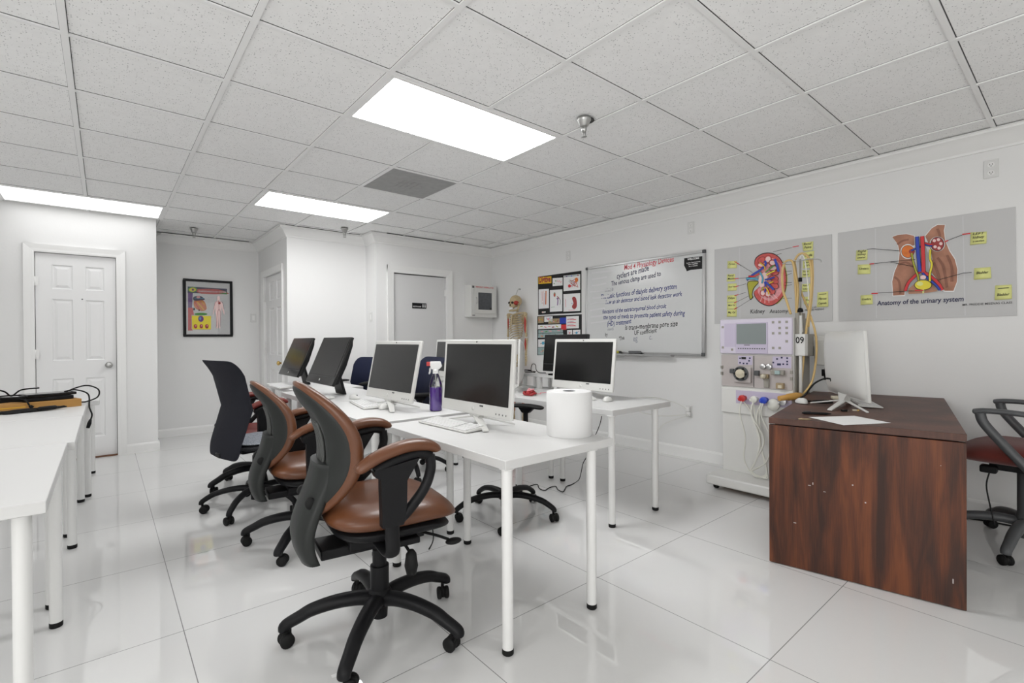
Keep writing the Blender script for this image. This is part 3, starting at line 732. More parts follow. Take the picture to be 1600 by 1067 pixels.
for p in ([(370, 285), (560, 400)], [(370, 470), (520, 455)], [(370, 560), (490, 525)], [(370, 655), (490, 620)], [(370, 735), (520, 660)], [(370, 805), (570, 680)], [(790, 172), (1000, 125)], [(830, 205), (885, 192)], [(920, 315), (1000, 310)], [(930, 390), (1000, 385)], [(930, 435), (1000, 410)], [(920, 510), (1000, 512)], [(920, 550), (1000, 535)], [(900, 688), (1000, 684)]): a.stroke(p, .0017, 'ink')
for p in ([(365, 280), (420, 312)], [(360, 471), (410, 466)], [(365, 562), (410, 548)], [(365, 658), (410, 645)], [(362, 738), (400, 720)], [(362, 808), (400, 785)], [(1010, 122), (1080, 108)]): a.stroke(p, .0035, 'red')
a.build('painting', t)
a = Art(0, V, 1100, 370, 7.114, start=.001)
a.text('Kidney', (515, 852), (678, 846), 'ink', bold=.006, sy=1.15, shear=.1); a.text('Anatomy', (728, 848), (936, 842), 'ink', bold=.006, sy=1.15, shear=.1); a.text('MR. FREDDIE MISENAS', (1075, 830), (1335, 812), 'ink', sy=1.3); a.text('CLASS', (1190, 795), (1250, 788), 'ink', sy=1.2)
a.build('lettering', t)
for px, ln, lb in (
    ([(262, 272), (365, 268), (366, 348), (262, 352)], ['Cortex'], 'yellow note, topmost in the left column on the kidney poster'),
    ([(255, 418), (345, 412), (350, 494), (256, 498)], ['Renal', 'Medulla'], 'yellow note reading Renal Medulla in the left column on the kidney poster'),
    ([(264, 522), (362, 516), (365, 596), (265, 602)], ['Renal Vein'], 'yellow note reading Renal Vein in the left column on the kidney poster'),
    ([(258, 652), (360, 646), (362, 724), (258, 728)], ['Calyx'], 'yellow note reading Calyx in the left column on the kidney poster'),
    ([(258, 732), (360, 728), (362, 800), (258, 804)], ['Minor Cal'], 'yellow note second from the bottom in the left column on the kidney poster'),
    ([(256, 808), (366, 804), (364, 886), (258, 888)], ['Maj. Cal'], 'yellow note at the foot of the left column, just above the dialysis machine'),
    ([(1088, 66), (1215, 50), (1212, 150), (1110, 160)], ['Renal', 'Pelvis'], 'yellow note with a curled edge at the upper right of the kidney poster'),
    ([(1110, 172), (1225, 155), (1218, 260), (1112, 272)], ['Papilla'], 'curled yellow note right below the upper right note on the kidney poster'),
    ([(1100, 272), (1205, 262), (1205, 345), (1100, 352)], ['Renal', 'Art.'], 'yellow note behind the hanging tube loops, second of that column'),
    ([(1092, 372), (1180, 366), (1182, 446), (1092, 452)], ['Inter', 'lobular'], 'yellow note behind the hanging tube loops, third of that column'),
    ([(1090, 526), (1180, 520), (1182, 606), (1090, 612)], ['Renal', 'Column'], 'yellow note behind the hanging tube loops, fourth of that column'),
    ([(1110, 668), (1208, 660), (1208, 742), (1112, 750)], ['Ureter'], 'yellow note behind the hanging tube loops, lowest of that column'),
    ([(1262, 618), (1380, 606), (1384, 776), (1256, 782)], ['', 'Fibrous', 'Capsule'], 'large yellow note reading Fibrous Capsule at the lower right of the kidney poster')):
    sticky(0, V, px, [s if s else '-' for s in ln], lb, G, 1100, 370, 7.114, .010 if 'curled' in lb else .005)
# ------------------------------------------------------------------ whiteboard
y0, y1, z0, z1 = .143, 1.648, 1.016, 2.034
t = thing('whiteboard', 'large whiteboard in an aluminium frame with faded handwriting', 'whiteboard', (XR, (y0+y1)/2, z0), world=True)
b = MB(); b.box(XR-.012, XR-.002, y0+.008, y1-.008, z0+.008, z1-.008); b.build('board_surface', 'wbface', t)
b = MB(); w = .026
b.box(XR-.020, XR-.001, y0+.03, y1-.03, z0, z0+w); b.box(XR-.020, XR-.001, y0+.03, y1-.03, z1-w, z1); b.box(XR-.020, XR-.001, y0, y0+w, z0+.03, z1-.03); b.box(XR-.020, XR-.001, y1-w, y1, z0+.03, z1-.03)
b.build('board_frame', 'alu', t, bevel=.004)
b = MB()
for yy in (y0-.003, y1-.031):
    for zz in (z0-.003, z1-.031): b.box(XR-.023, XR-.001, yy, yy+.034, zz, zz+.034)
b.build('corner_cap', 'grey_plastic', t, bevel=.006)
b = MB(); b.box(XR-.075, XR-.018, y0+.32, y1-.15, z0-.012, z0-.006); b.box(XR-.078, XR-.073, y0+.32, y1-.15, z0-.012, z0+.006); b.build('pen_tray', 'alu', t)
a = Art(0, XR-.012, 900, 380, 5.336)
a.text('Mod 4 Physiology Devices', (405, 225), (818, 150), 'ink_red', bold=.014, shear=.1, sy=1.4, jitter=.05); a.build('red_lettering', t)
a = Art(0, XR-.012, 900, 380, 5.336)
for s, p, q, m in (('cyclers are made', (345, 300), (612, 228), 'navy_ink'), ('The venous clamp are used to', (300, 358), (712, 272), 'navy_ink'), ('what is', (245, 410), (318, 396), 'ink_faint'),
    ('The basic functions of dialysis delivery system', (215, 468), (846, 378), 'ink_blue'), ('how an air detector and blood leak detector work', (255, 510), (892, 440), 'ink_blue'),
    ('functions of the extracorporeal blood circuit', (230, 588), (762, 540), 'ink_blue'), ('the types of meds to promote patient safety during', (238, 636), (918, 600), 'ink_blue'), ('(HD) treatment', (272, 692), (472, 668), 'ink_blue')):
    a.text(s, p, q, m, bold=.012, shear=.18, sy=1.45, jitter=.05)
a.build('blue_lettering', t)
a = Art(0, XR-.012, 900, 380, 5.336)
for s, p, q, m in (('needs', (275, 732), (325, 722), 'ink_faint'), ('is trans-membrane pore size', (420, 724), (858, 690), 'ink'), ('UF coefficient', (500, 768), (686, 742), 'ink'), ('by', (254, 778), (278, 774), 'ink'), ('The', (378, 815), (418, 800), 'ink'), ('eg', (492, 822), (530, 812), 'ink_faint'), ('c.', (625, 808), (648, 804), 'ink_faint')):
    a.text(s, p, q, m, bold=.010, shear=.18, sy=1.4, jitter=.05)
a.build('black_lettering', t)
a = Art(0, XR-.012, 900, 380, 5.336, start=.0003)
for k in range(9):
    v = 250+k*52; a.stroke([(120+random.random()*25, v), (185, v-14+random.random()*12), (250+random.random()*60, v-20)], .014+random.random()*.01, 'smudge', 3)
a.build('eraser_smear', t)
t.location.x -= .030; t.rotation_euler.y = .027                 # the board leans back a little, its tray end standing off the wall
# welcome sign stuck on the whiteboard (its cartoon helper is left out)
t = thing('welcome_sign', 'small black welcome sign in the upper corner of the whiteboard', 'sign', at(1083, 412, 0, XR-.012), world=True)
b = MB(); P = [at(*q, 0, XR-.0135) for q in ((1069.5, 403.5), (1097.8, 400.2), (1097.6, 420), (1080, 421.8), (1073.5, 424), (1073, 421.6), (1069.5, 415))]; b.prism(P, NX*.001); b.build('sign_card', 'board_black', t)
a = Art(0, XR-.0145, 1040, 380, 11.85)
a.text('WELCOME', (408, 316), (628, 292), 'paper', bold=.03, sy=1.0); a.text('to the classroom we', (392, 380), (650, 346), 'paper', bold=.01); a.text('learn together', (425, 405), (605, 384), 'paper', bold=.01); a.text('be a success', (440, 440), (600, 420), 'paper', bold=.01)
a.build('lettering', t)
t.location.x -= .006; t.rotation_euler.y = .027
# erasers and marker on the tray
zt = z0-.006
t = thing('board_eraser', 'black felt eraser on the whiteboard tray, middle of the board', 'eraser', (XR-.078, .905, zt), .05)
b = MB(); b.box(-.024, .024, -.075, .075, 0, .018); b.build('felt_pad', 'black_soft', t, bevel=.002)
b = MB(); b.prism([(-.024, -.072, .018), (.024, -.072, .018), (.016, -.060, .045), (-.016, -.060, .045)], (0, .140, 0)); b.build('eraser_grip', 'grey_plastic', t, bevel=.004)
t = thing('board_eraser', 'black and yellow eraser on the whiteboard tray beside the computer screen', 'eraser', (XR-.078, 1.17, zt), -.06)
b = MB(); b.box(-.024, .024, -.08, .08, 0, .020); b.build('felt_pad', 'black_soft', t, bevel=.002)
b = MB(); b.box(-.020, .020, -.075, .075, .020, .042); b.build('eraser_grip', 'grey_plastic', t, bevel=.006)
b = MB(); b.box(-.0205, .0205, -.065, -.035, .0205, .0425); b.box(-.0205, .0205, .01, .03, .0205, .0425); b.build('grip_stripe', 'olive', t)
t = thing('marker_pen', 'black marker lying on the whiteboard tray between the erasers', 'marker', (XR-.085, 1.035, zt+.008), .25)
b = MB(); b.lathe([(0, -.05), (.007, -.05), (.007, .035), (.005, .04), (0, .04)], (0, 0, 0), 12, 'y'); b.build('barrel', 'black', t)
b = MB(); b.lathe([(0, -.085), (.0078, -.083), (.0078, -.045), (0, -.045)], (0, 0, 0), 12, 'y'); b.build('cap', 'grey_plastic', t)
# ------------------------------------------------------------------ black picture boards
def pic_board(px, label, pics):
    c = sum((at(*p, 0, XR) for p in px), Vector())/4
    t = thing('picture_board', label, 'board', c, group='black boards of anatomy pictures', world=True)
    b = MB(); flat_board(b, 0, XR-.0002, px, .006); b.build('backing_board', 'board_black', t)
    for kind, x0, y0, x1, y1, dy in pics:
        a = Art(0, XR-.0075, 830, 415, 7.111); q = lambda f, g: (x0+(x1-x0)*f, y0+(y1-y0)*g-dy*f)
        base = {'title': 'amber', 'teal': 'teal', 'brown': 'brownish', 'blue': 'blue', 'red': 'red'}.get(kind, 'paper')
        a.shape([q(0, 0), q(1, 0), q(1, 1), q(0, 1)], base)
        def st(pts, w, m, s=4): a.stroke([q(*p) for p in pts], w, m, s)
        if kind == 'title': a.text('Digitive', q(.06, .78), q(.94, .78), 'darkred', bold=.04, sy=1.6)
        elif kind == 'kidney':
            a.shape([q(*p) for p in ((.52, .25), (.62, .18), (.74, .25), (.80, .5), (.78, .78), (.66, .88), (.54, .82), (.52, .7), (.60, .55), (.56, .42))], 'darkred', 4); st([(.13, .3), (.14, .75)], .008, 'pink'); st([(.12, .45), (.17, .45)], .010, 'palepink'); st([(.46, .55), (.56, .55)], .004, 'blue'); st([(.3, .93), (.7, .93)], .005, 'pink')
        elif kind == 'organs':
            a.oval(q(.38, .22), 12, 26, 'brownish'); a.oval(q(.37, .24), 6, 16, 'red'); st([(.55, .40), (.65, .45), (.62, .72)], .014, 'purple'); st([(.7, .35), (.85, .5), (.82, .7)], .006, 'ink'); st([(.6, .3), (.72, .42)], .012, 'darkred'); st([(.1, .8), (.4, .78)], .003, 'green')
        elif kind == 'torso':
            st([(.25, .1), (.28, .7)], .010, 'palepink'); st([(.5, .08), (.5, .85)], .012, 'palepink'); st([(.72, .1), (.70, .8)], .018, 'orange'); st([(.35, .12), (.38, .6)], .004, 'red'); st([(.6, .2), (.62, .8)], .004, 'blue'); st([(.3, .75), (.4, .7), (.5, .76)], .003, 'darkred')
        elif kind == 'vessels':
            for k in range(9): st([(.3+random.random()*.5, .25+random.random()*.3), (.35+random.random()*.5, .5), (.3+random.random()*.6, .7+random.random()*.25)], .006, random.choice(['red', 'orange', 'pink', 'darkred', 'teal']))
            st([(.04, .07), (.96, .07)], .012, 'teal'); a.oval(q(.2, .07), 9, 6, 'purple'); a.oval(q(.5, .07), 9, 6, 'blue'); a.oval(q(.88, .07), 9, 6, 'darkred'); a.oval(q(.80, .35), 18, 24, 'orange'); a.oval(q(.38, .7), 16, 18, 'red')
        elif kind == 'fish':
            for k in range(3): st([(.08, .28+.25*k), (.4, .24+.25*k), (.75, .27+.25*k)], .008, 'pink'); st([(.1, .22+.25*k), (.6, .18+.25*k)], .003, 'purple'); st([(.3, .30+.25*k), (.8, .30+.25*k)], .004, 'red')
        elif kind in ('teal', 'brown', 'strip'):
            for k in range(5): st([(.1+.17*k, .3+.4*random.random()), (.2+.17*k, .3+.4*random.random())], .012, random.choice(['pink', 'brownish', 'olive', 'orange', 'teal', 'darkred', 'green']))
        elif kind == 'sketch':
            for k in range(4): st([(.15+random.random()*.3, .2+random.random()*.5), (.4, .5), (.5+random.random()*.4, .2+random.random()*.6)], .004, random.choice(['darkred', 'blue', 'ink', 'brownish']))
            a.oval(q(.5, .5), (x1-x0)*.14, (y1-y0)*.2, random.choice(['pink', 'darkred', 'lightblue']))
        a.build('picture', t)
pic_board([(841, 432.5), (908.5, 423), (908.5, 488.5), (841.5, 492)], 'upper black board of kidney and vessel pictures beside the whiteboard', [
    ('title', 82, 128, 224, 205, 10), ('strip', 238, 140, 350, 228, 8), ('vessels', 360, 112, 545, 285, 18), ('torso', 84, 265, 197, 480, 8), ('organs', 208, 272, 346, 514, 8), ('kidney', 358, 316, 545, 512, 10), ('strip', 120, 510, 160, 526, 3)])
pic_board([(840, 494), (909, 491), (909, 551), (840, 555)], 'lower black board of mixed colour pictures beside the whiteboard', [
    ('brown', 76, 568, 140, 640, 4), ('sketch', 146, 566, 238, 626, 4), ('brown', 190, 590, 316, 645, 4), ('blue', 318, 580, 390, 645, 3), ('fish', 390, 564, 530, 700, 5), ('red', 332, 656, 392, 714, 3), ('strip', 76, 660, 332, 706, 10), ('teal', 80, 716, 352, 750, 8), ('teal', 78, 755, 356, 802, 9), ('sketch', 400, 716, 456, 780, 3), ('sketch', 464, 714, 546, 780, 3), ('sketch', 78, 820, 190, 905, 4), ('teal', 76, 910, 190, 990, 4)])
# ------------------------------------------------------------------ framed heart poster in the alcove
x0, x1, z0, z1 = -.332, .216, 1.244, 1.980
t = thing('framed_poster', 'black-framed colour chart of the heart and circulation on the alcove wall', 'picture', (-.06, YA, 1.6), world=True)
b = MB(); w = .030
for q in ((x0, x1, z0, z0+w), (x0, x1, z1-w, z1), (x0, x0+w, z0+w, z1-w), (x1-w, x1, z0+w, z1-w)): b.box(q[0], q[1], YA-.028, YA-.002, q[2], q[3])
b.build('picture_frame', 'black', t, bevel=.003)
b = MB(); b.box(x0+w, x1-w, YA-.010, YA-.003, z0+w, z1-w); pp = b.build('chart_paper', 'paper', t)
a = Art(1, YA-.010, 280, 420, 8.89)
a.shape([(118, 245), (665, 278), (665, 352), (118, 335)], 'navy_ink'); a.shape([(250, 282), (540, 285), (665, 330), (660, 350), (300, 345)], 'kid_red', 2); a.shape([(540, 345), (665, 330), (665, 355)], 'green'); a.oval((185, 288), 66, 40, 'green'); a.oval((185, 290), 50, 28, 'yellow'); a.oval((190, 290), 14, 16, 'purple')
a.shape([(122, 335), (188, 335), (178, 540), (122, 540)], 'purple'); a.shape([(122, 540), (186, 540), (205, 640), (170, 640), (172, 835), (190, 855), (122, 858)], 'red')
a.text('CARDIOVASCULAR SYSTEM', (268, 318), (648, 335), 'paper', bold=.02)
a.shape([(205, 450), (270, 425), (340, 445), (375, 510), (372, 570), (300, 585), (215, 535)], 'orange', 4); a.shape([(195, 395), (250, 375), (300, 380), (345, 410), (350, 430), (280, 440), (205, 440)], 'navy_ink', 3); a.oval((265, 395), 26, 22, 'pink'); a.stroke([(250, 460), (300, 520), (340, 570)], .012, 'amber', 3); a.stroke([(220, 470), (250, 520), (280, 575)], .010, 'red', 3); a.stroke([(310, 450), (350, 500)], .008, 'amber', 3); a.stroke([(210, 410), (350, 412)], .006, 'lightblue')
a.oval((205, 560), 12, 18, 'ink'); a.oval((275, 575), 10, 12, 'ink')
a.shape([(172, 650), (440, 655), (440, 842), (180, 840)], 'yellow'); a.oval((300, 628), 90, 18, 'green'); a.oval((300, 695), 38, 42, 'purple'); a.oval((290, 690), 14, 20, 'lightblue')
for cu in (225, 305, 382): a.oval((cu, 798), 24, 30, 'darkred'); a.oval((cu+4, 790), 8, 14, 'pink')
body = [(540, 370), (565, 385), (568, 420), (556, 440), (600, 455), (618, 520), (640, 620), (630, 645), (610, 590), (592, 530), (585, 620), (580, 700), (572, 825), (548, 828), (545, 650), (538, 828), (510, 828), (508, 700), (500, 620), (495, 530), (475, 600), (460, 645), (452, 620), (475, 520), (490, 455), (530, 440), (520, 420), (522, 385)]
a.shape(body, 'smudge'); a.shape([(545+(u-545)*.88, 600+(v-600)*.985) for u, v in body], 'palepink')
a.stroke([(545, 440), (548, 560), (525, 610), (518, 800)], .004, 'darkred', 3); a.stroke([(548, 560), (572, 610), (565, 800)], .004, 'navy_ink', 3); a.oval((555, 478), 18, 16, 'darkred'); a.stroke([(545, 455), (500, 470), (478, 560)], .003, 'darkred', 3); a.stroke([(550, 455), (598, 470), (618, 560)], .003, 'navy_ink', 3)
for k in range(8):
    a.stroke([(440+(k % 2)*160, 400+k*45), (475+(k % 2)*175, 402+k*45)], .003, 'smudge'); a.stroke([(390, 400+k*22), (430, 402+k*22)], .0025, 'smudge')
a.build('print', t)
b = MB(); b.box(x0+w, x1-w, YA-.019, YA-.017, z0+w, z1-w); b.build('glass_pane', 'pane', t)
# ------------------------------------------------------------------ wall cabinet by the corner
x0, x1, z0, z1, yf = 2.83, 3.285, 1.503, 1.955, YB-.165
t = thing('wall_cabinet', 'white metal first-aid cabinet with a dark window in the room corner', 'cabinet', ((x0+x1)/2, YB, z0), world=True)
b = MB(); b.box(x0, x1, yf, YB-.001, z0, z1); b.build('cabinet_body', 'mach', t, bevel=.006)
b = MB(); X0, X1, Z0, Z1 = x0+.045, x1-.035, z0+.05, z1-.055; wx0, wx1, wz0, wz1 = x0+.115, x1-.10, z0+.105, z1-.105
for q in ((X0, X1, Z0, wz0), (X0, X1, wz1, Z1), (X0, wx0, wz0, wz1), (wx1, X1, wz0, wz1)): b.box(q[0], q[1], yf-.014, yf-.001, q[2], q[3])
dr = b.build('cabinet_door', 'mach', t, bevel=.003)
b = MB(); b.box(wx0-.004, wx1+.004, yf-.009, yf-.006, wz0-.004, wz1+.004); b.build('window_pane', 'darkglass', dr)
b = MB(); b.box(wx1-.04, wx1-.008, yf-.013, yf-.010, wz0+.006, wz0+.03); b.build('warning_tag', 'ink', dr)
b = MB(); b.tube(spline([(X0+.035, yf-.014, z0+.19), (X0+.035, yf-.03, z0+.20), (X0+.035, yf-.03, z0+.26), (X0+.035, yf-.014, z0+.27)], 5), .006, 8); b.build('latch_handle', 'steel', dr)
b = MB(); b.recalc = False; text_into(b, 'EMERGENCY DEFIBRILLATOR', (x0+.08, yf, z1-.036), (x1-.06, yf, z1-.036), NY, bold=.02, sy=1.1); b.build('lettering', 'ink_red', t)
b = MB(); b.box(x0+.02, x0+.055, yf-.001, yf, z1-.045, z1-.015); b.box(x0+.02, x0+.065, yf-.001, yf, z0+.018, z0+.030); b.build('cabinet_label', 'grey_plastic', t)
# ================================================================== TABLES AND DESK
TT = .74                                    # table top height
def make_table(name, label, x0, x1, y0, y1, legs, group, z=TT):
    cx, cy = (x0+x1)/2, (y0+y1)/2
    t = thing(name, label, 'table', (cx, cy, 0), group=group, world=True)
    b = MB(); b.box(x0, x1, y0, y1, z-.036, z); b.build('tabletop', 'white', t, bevel=.0025)
    for lx, ly in legs:
        b = MB(); b.lathe([(0, z-.036), (.029, z-.036), (.029, z-.039), (.0215, z-.042), (.0215, .022), (0, .022)], (lx, ly, 0), 22); l = b.build('leg', 'leg', t, smooth_angle=.6)
        b = MB(); b.lathe([(0, .022), (.0212, .022), (.0225, .018), (.0225, .003), (.020, 0), (0, 0)], (lx, ly, 0), 20); b.build('foot_cap', 'black_soft', l, smooth_angle=.6)
    return t
def std(x0, x1, y0, y1, e=.05): return [(x0+e, y0+e), (x1-e, y0+e), (x0+e, y1-e), (x1-e, y1-e)]
GT = 'white laminate tables on round legs'
make_table('white_table', 'white table with the paper roll on it, nearest of the middle row', .035, .665, -.835, .192, [(.064, -.808), (.545, -.808), (.075, .125), (.517, .112)], GT)
make_table('white_table', 'white table with the purple spray bottle on it, second of the middle row', .0, .63, .268, 1.288, [(.045, .315), (.520, .300), (.05, 1.23), (.575, 1.23)], GT)
make_table('white_table', 'white table under the nearer black-framed computer in the middle row', .08, .71, 1.300, 2.315, std(.08, .71, 1.30, 2.315), GT)
make_table('white_table', 'white table under the farther black-framed computer, end of the middle row', .20, .83, 2.325, 3.34, std(.20, .83, 2.325, 3.34), GT)
make_table('white_table', 'white table with the white computer and mouse, in front of the whiteboard', 1.335, 1.985, -.305, .68, [(1.352, -.282), (1.822, -.285), (1.36, .62), (1.836, .618)], GT)
make_table('white_table', 'white table with the small white shelf and red headset on it', 1.40, 2.07, .695, 1.70, [(1.45, .74), (1.822, .742), (1.45, 1.65), (2.02, 1.65)], GT)
make_table('white_table', 'white table at the far end by the skeleton, mostly hidden behind screens', 1.38, 2.03, 1.72, 2.74, std(1.38, 2.03, 1.72, 2.74), GT)
make_table('white_table', 'empty white table at the very front of the side row, chipped front edge', -1.86, -1.228, -.318, .715, [(-1.283, -.262), (-1.262, .556), (-1.80, -.262), (-1.80, .556)], GT)
make_table('white_table', 'empty white table second in the side row, between the front one and the cable table', -1.84, -1.203, .722, 1.725, [(-1.287, .765), (-1.249, 1.552), (-1.78, .765), (-1.78, 1.552)], GT)
make_table('white_table', 'white table carrying the cardboard box and black cables', -1.84, -1.20, 1.735, 2.655, [(-1.278, 1.79), (-1.240, 2.592), (-1.78, 1.87), (-1.78, 2.592)], GT)
make_table('white_table', 'white table right in front of the six-panel door, end of the side row', -1.80, -1.130, 2.665, 3.62, [(-1.205, 2.725), (-1.190, 3.575), (-1.74, 2.725), (-1.74, 3.575)], GT)
# white riser shelf
t = thing('riser_shelf', 'small white riser shelf carrying the black computer and cable', 'shelf', (1.97, .95, TT), world=True)
b = MB(); b.box(1.88, 2.065, .47, 1.19, TT+.108, TT+.130); b.build('shelf_board', 'white', t, bevel=.002)
for lx, ly in ((1.90, .745), (1.90, .965), (1.90, 1.165), (2.045, .745), (2.045, .965), (2.045, 1.165), (1.90, .50)):
        b = MB(); b.box(lx-.018, lx+.018, ly-.018, ly+.018, TT+.0, TT+.108); b.build('leg', 'leg', t)
# cherry desk
DA = math.radians(11)
DC = Vector((1.60, -1.13, 0)) + Matrix.Rotation(DA, 3, 'Z') @ Vector((.79, -.3835, 0))
DT = .768
def desk_pt(p): return Vector((2.414, -1.311, 0)) + Matrix.Rotation(math.radians(14.5), 3, 'Z') @ Vector(p)
t = thing('wooden_desk', 'cherry-brown wooden desk with a scratched solid end panel', 'desk', DC, DA)
b = MB(); b.box(-.792, .792, -.385, .385, DT-.032, DT); b.build('desktop', 'wood_top', t, bevel=.002)
for sx in (-1, 1):
    b = MB(); b.box(sx*.790-(.0 if sx < 0 else .03), sx*.790+(.03 if sx < 0 else 0), -.384, .384, .004, DT-.038); p = b.build('side_panel', 'wood', t, bevel=.0015)
    if sx < 0:
        b = MB()
        for y, z, w, h in ((.20, .44, .012, .003), (.185, .452, .004, .012), (.135, .42, .010, .003), (.02, .475, .006, .006), (-.03, .40, .006, .006), (.265, .235, .012, .004), (-.34, .12, .004, .02), (-.30, .62, .003, .003)):
            b.box(-.7904, -.789, y-w/2, y+w/2, z-h/2, z+h/2)
        b.build('scratch_marks', 'mach_panel', p)
b = MB(); b.box(-.76, .76, .33, .35, .06, DT-.036); b.build('modesty_panel', 'wood', t)
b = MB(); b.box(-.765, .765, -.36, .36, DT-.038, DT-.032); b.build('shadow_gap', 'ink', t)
b = MB(); b.box(.33, .73, -.36, .32, .02, DT-.038); ped = b.build('drawer_pedestal', 'wood', t)
for k in range(3):
    b = MB(); b.box(.34, .72, -.378, -.360, .04+.225*k, .25+.225*k); dr = b.build('drawer_front', 'wood', ped, bevel=.002)
# ================================================================== CHAIRS (local x = forward, origin on the floor)
def star_base(root, R, a0, r=.024, mat='black', lift=0, zh=.15):
    for k in range(5):
        a = a0+2*PI*k/5; c, s = math.cos(a), math.sin(a)
        prof = [(.02, zh-.01), (.08, zh), (.16, zh-.004), (.24, zh-.022), (.285, zh-.044), (R-.008, zh-.070), (R-.003, zh-.088)]
        sp = spline([(q*R/.32*c, q*R/.32*s, z) for q, z in prof], 5)
        b = MB(); n = len(sp); b.tube(sp, [r*(1.25-.40*i/(n-1)) for i in range(n)], 12, flat=.86); leg = b.build('base_leg', mat, root)
        # twin-wheel caster with hood and axle
        th = a+1.0+k*1.3; T = Matrix.Translation((R*c, R*s, 0)) @ Matrix.Rotation(th, 4, 'Z')
        b = MB(); b.tube([T @ Vector((0, 0, .045)), T @ Vector((0, 0, zh-.075))], .008, 8)
        b.lathe([(0, -.007), (.024, -.007), (.024, .007), (0, .007)], (-.012, 0, .030), 16, 'y', T=T)
        for sy in (-1, 1):
            b.lathe([(0, sy*.008), (.024, sy*.008), (.027, sy*.012), (.027, sy*.022), (.022, sy*.026), (0, sy*.026)], (-.012, 0, .027), 18, 'y', T=T)
        b.build('caster', 'black_soft', leg)
def gas_column(root, z_top, zh=.15, r=1.0):
    b = MB(); b.lathe([(0, zh-.085), (.030, zh-.085), (.032, zh-.04), (.046, zh-.03), (.046, zh+.02), (.037*r, zh+.03), (.037*r, zh+.125), (.0, zh+.125)], n=26); b.build('base_hub', 'black', root, smooth_angle=.7)
    b = MB(); b.lathe([(0, zh+.11), (.028*r, zh+.115), (.028*r, max(zh+.13, z_top-.045)), (0, max(zh+.13, z_top-.045))], n=24); b.build('column_sleeve', 'black', root, smooth_angle=.7)
    b = MB(); b.lathe([(0, zh+.12), (.014, zh+.12), (.014, z_top), (0, z_top)], n=16); b.build('gas_piston', 'chrome', root, smooth_angle=.7)
def cushion(b, x0, y0, z0, ax, by, up, dn, n=3.2, front=.05, dish=.0, rear=0):
    def pos(r, a):
        c, s = math.cos(a), math.sin(a); return r*ax*spow(c, 2/n), r*by*spow(s, 2/n)
    def dz(x, y):
        f = max(0, x/ax-.25)/.75; g = max(0, -x/ax-.3)/.7
        return -front*f*f + rear*g*g - dish*(1-(y/by)**2)*(1-(x/ax)**2)
    def top(r, a):
        x, y = pos(r, a); return Vector((x0+x, y0+y, z0+dz(x, y)+up*(1-r**3.4)**.55 if r < 1 else z0+dz(x, y)))
    def bot(r, a):
        x, y = pos(r, a); k = (1-r**6)**.5 if r < 1 else 0
        return Vector((x0+x, y0+y, z0+dz(x, y)*(1-.5*k)-dn*k))
    b.disc_pad(top, bot, 12, 56)
    return b
def back_profile(z):
    "centre line of the moulded back: lumbar forward, top and tail leaning away"
    k = [(.36, -.235), (.42, -.268), (.48, -.275), (.54, -.262), (.60, -.238), (.68, -.208), (.76, -.197), (.84, -.206), (.92, -.236), (.99, -.276), (1.06, -.325), (1.12, -.37)]
    if z <= k[0][0]: return k[0][1]
    for (a, p), (c, q) in zip(k, k[1:]):
        if z <= c: t = (z-a)/(c-a); return p+(q-p)*t
    return k[-1][1]
def bpx(z): return (back_profile(z-.04)+2*back_profile(z-.02)+3*back_profile(z)+2*back_profile(z+.02)+back_profile(z+.04))/9
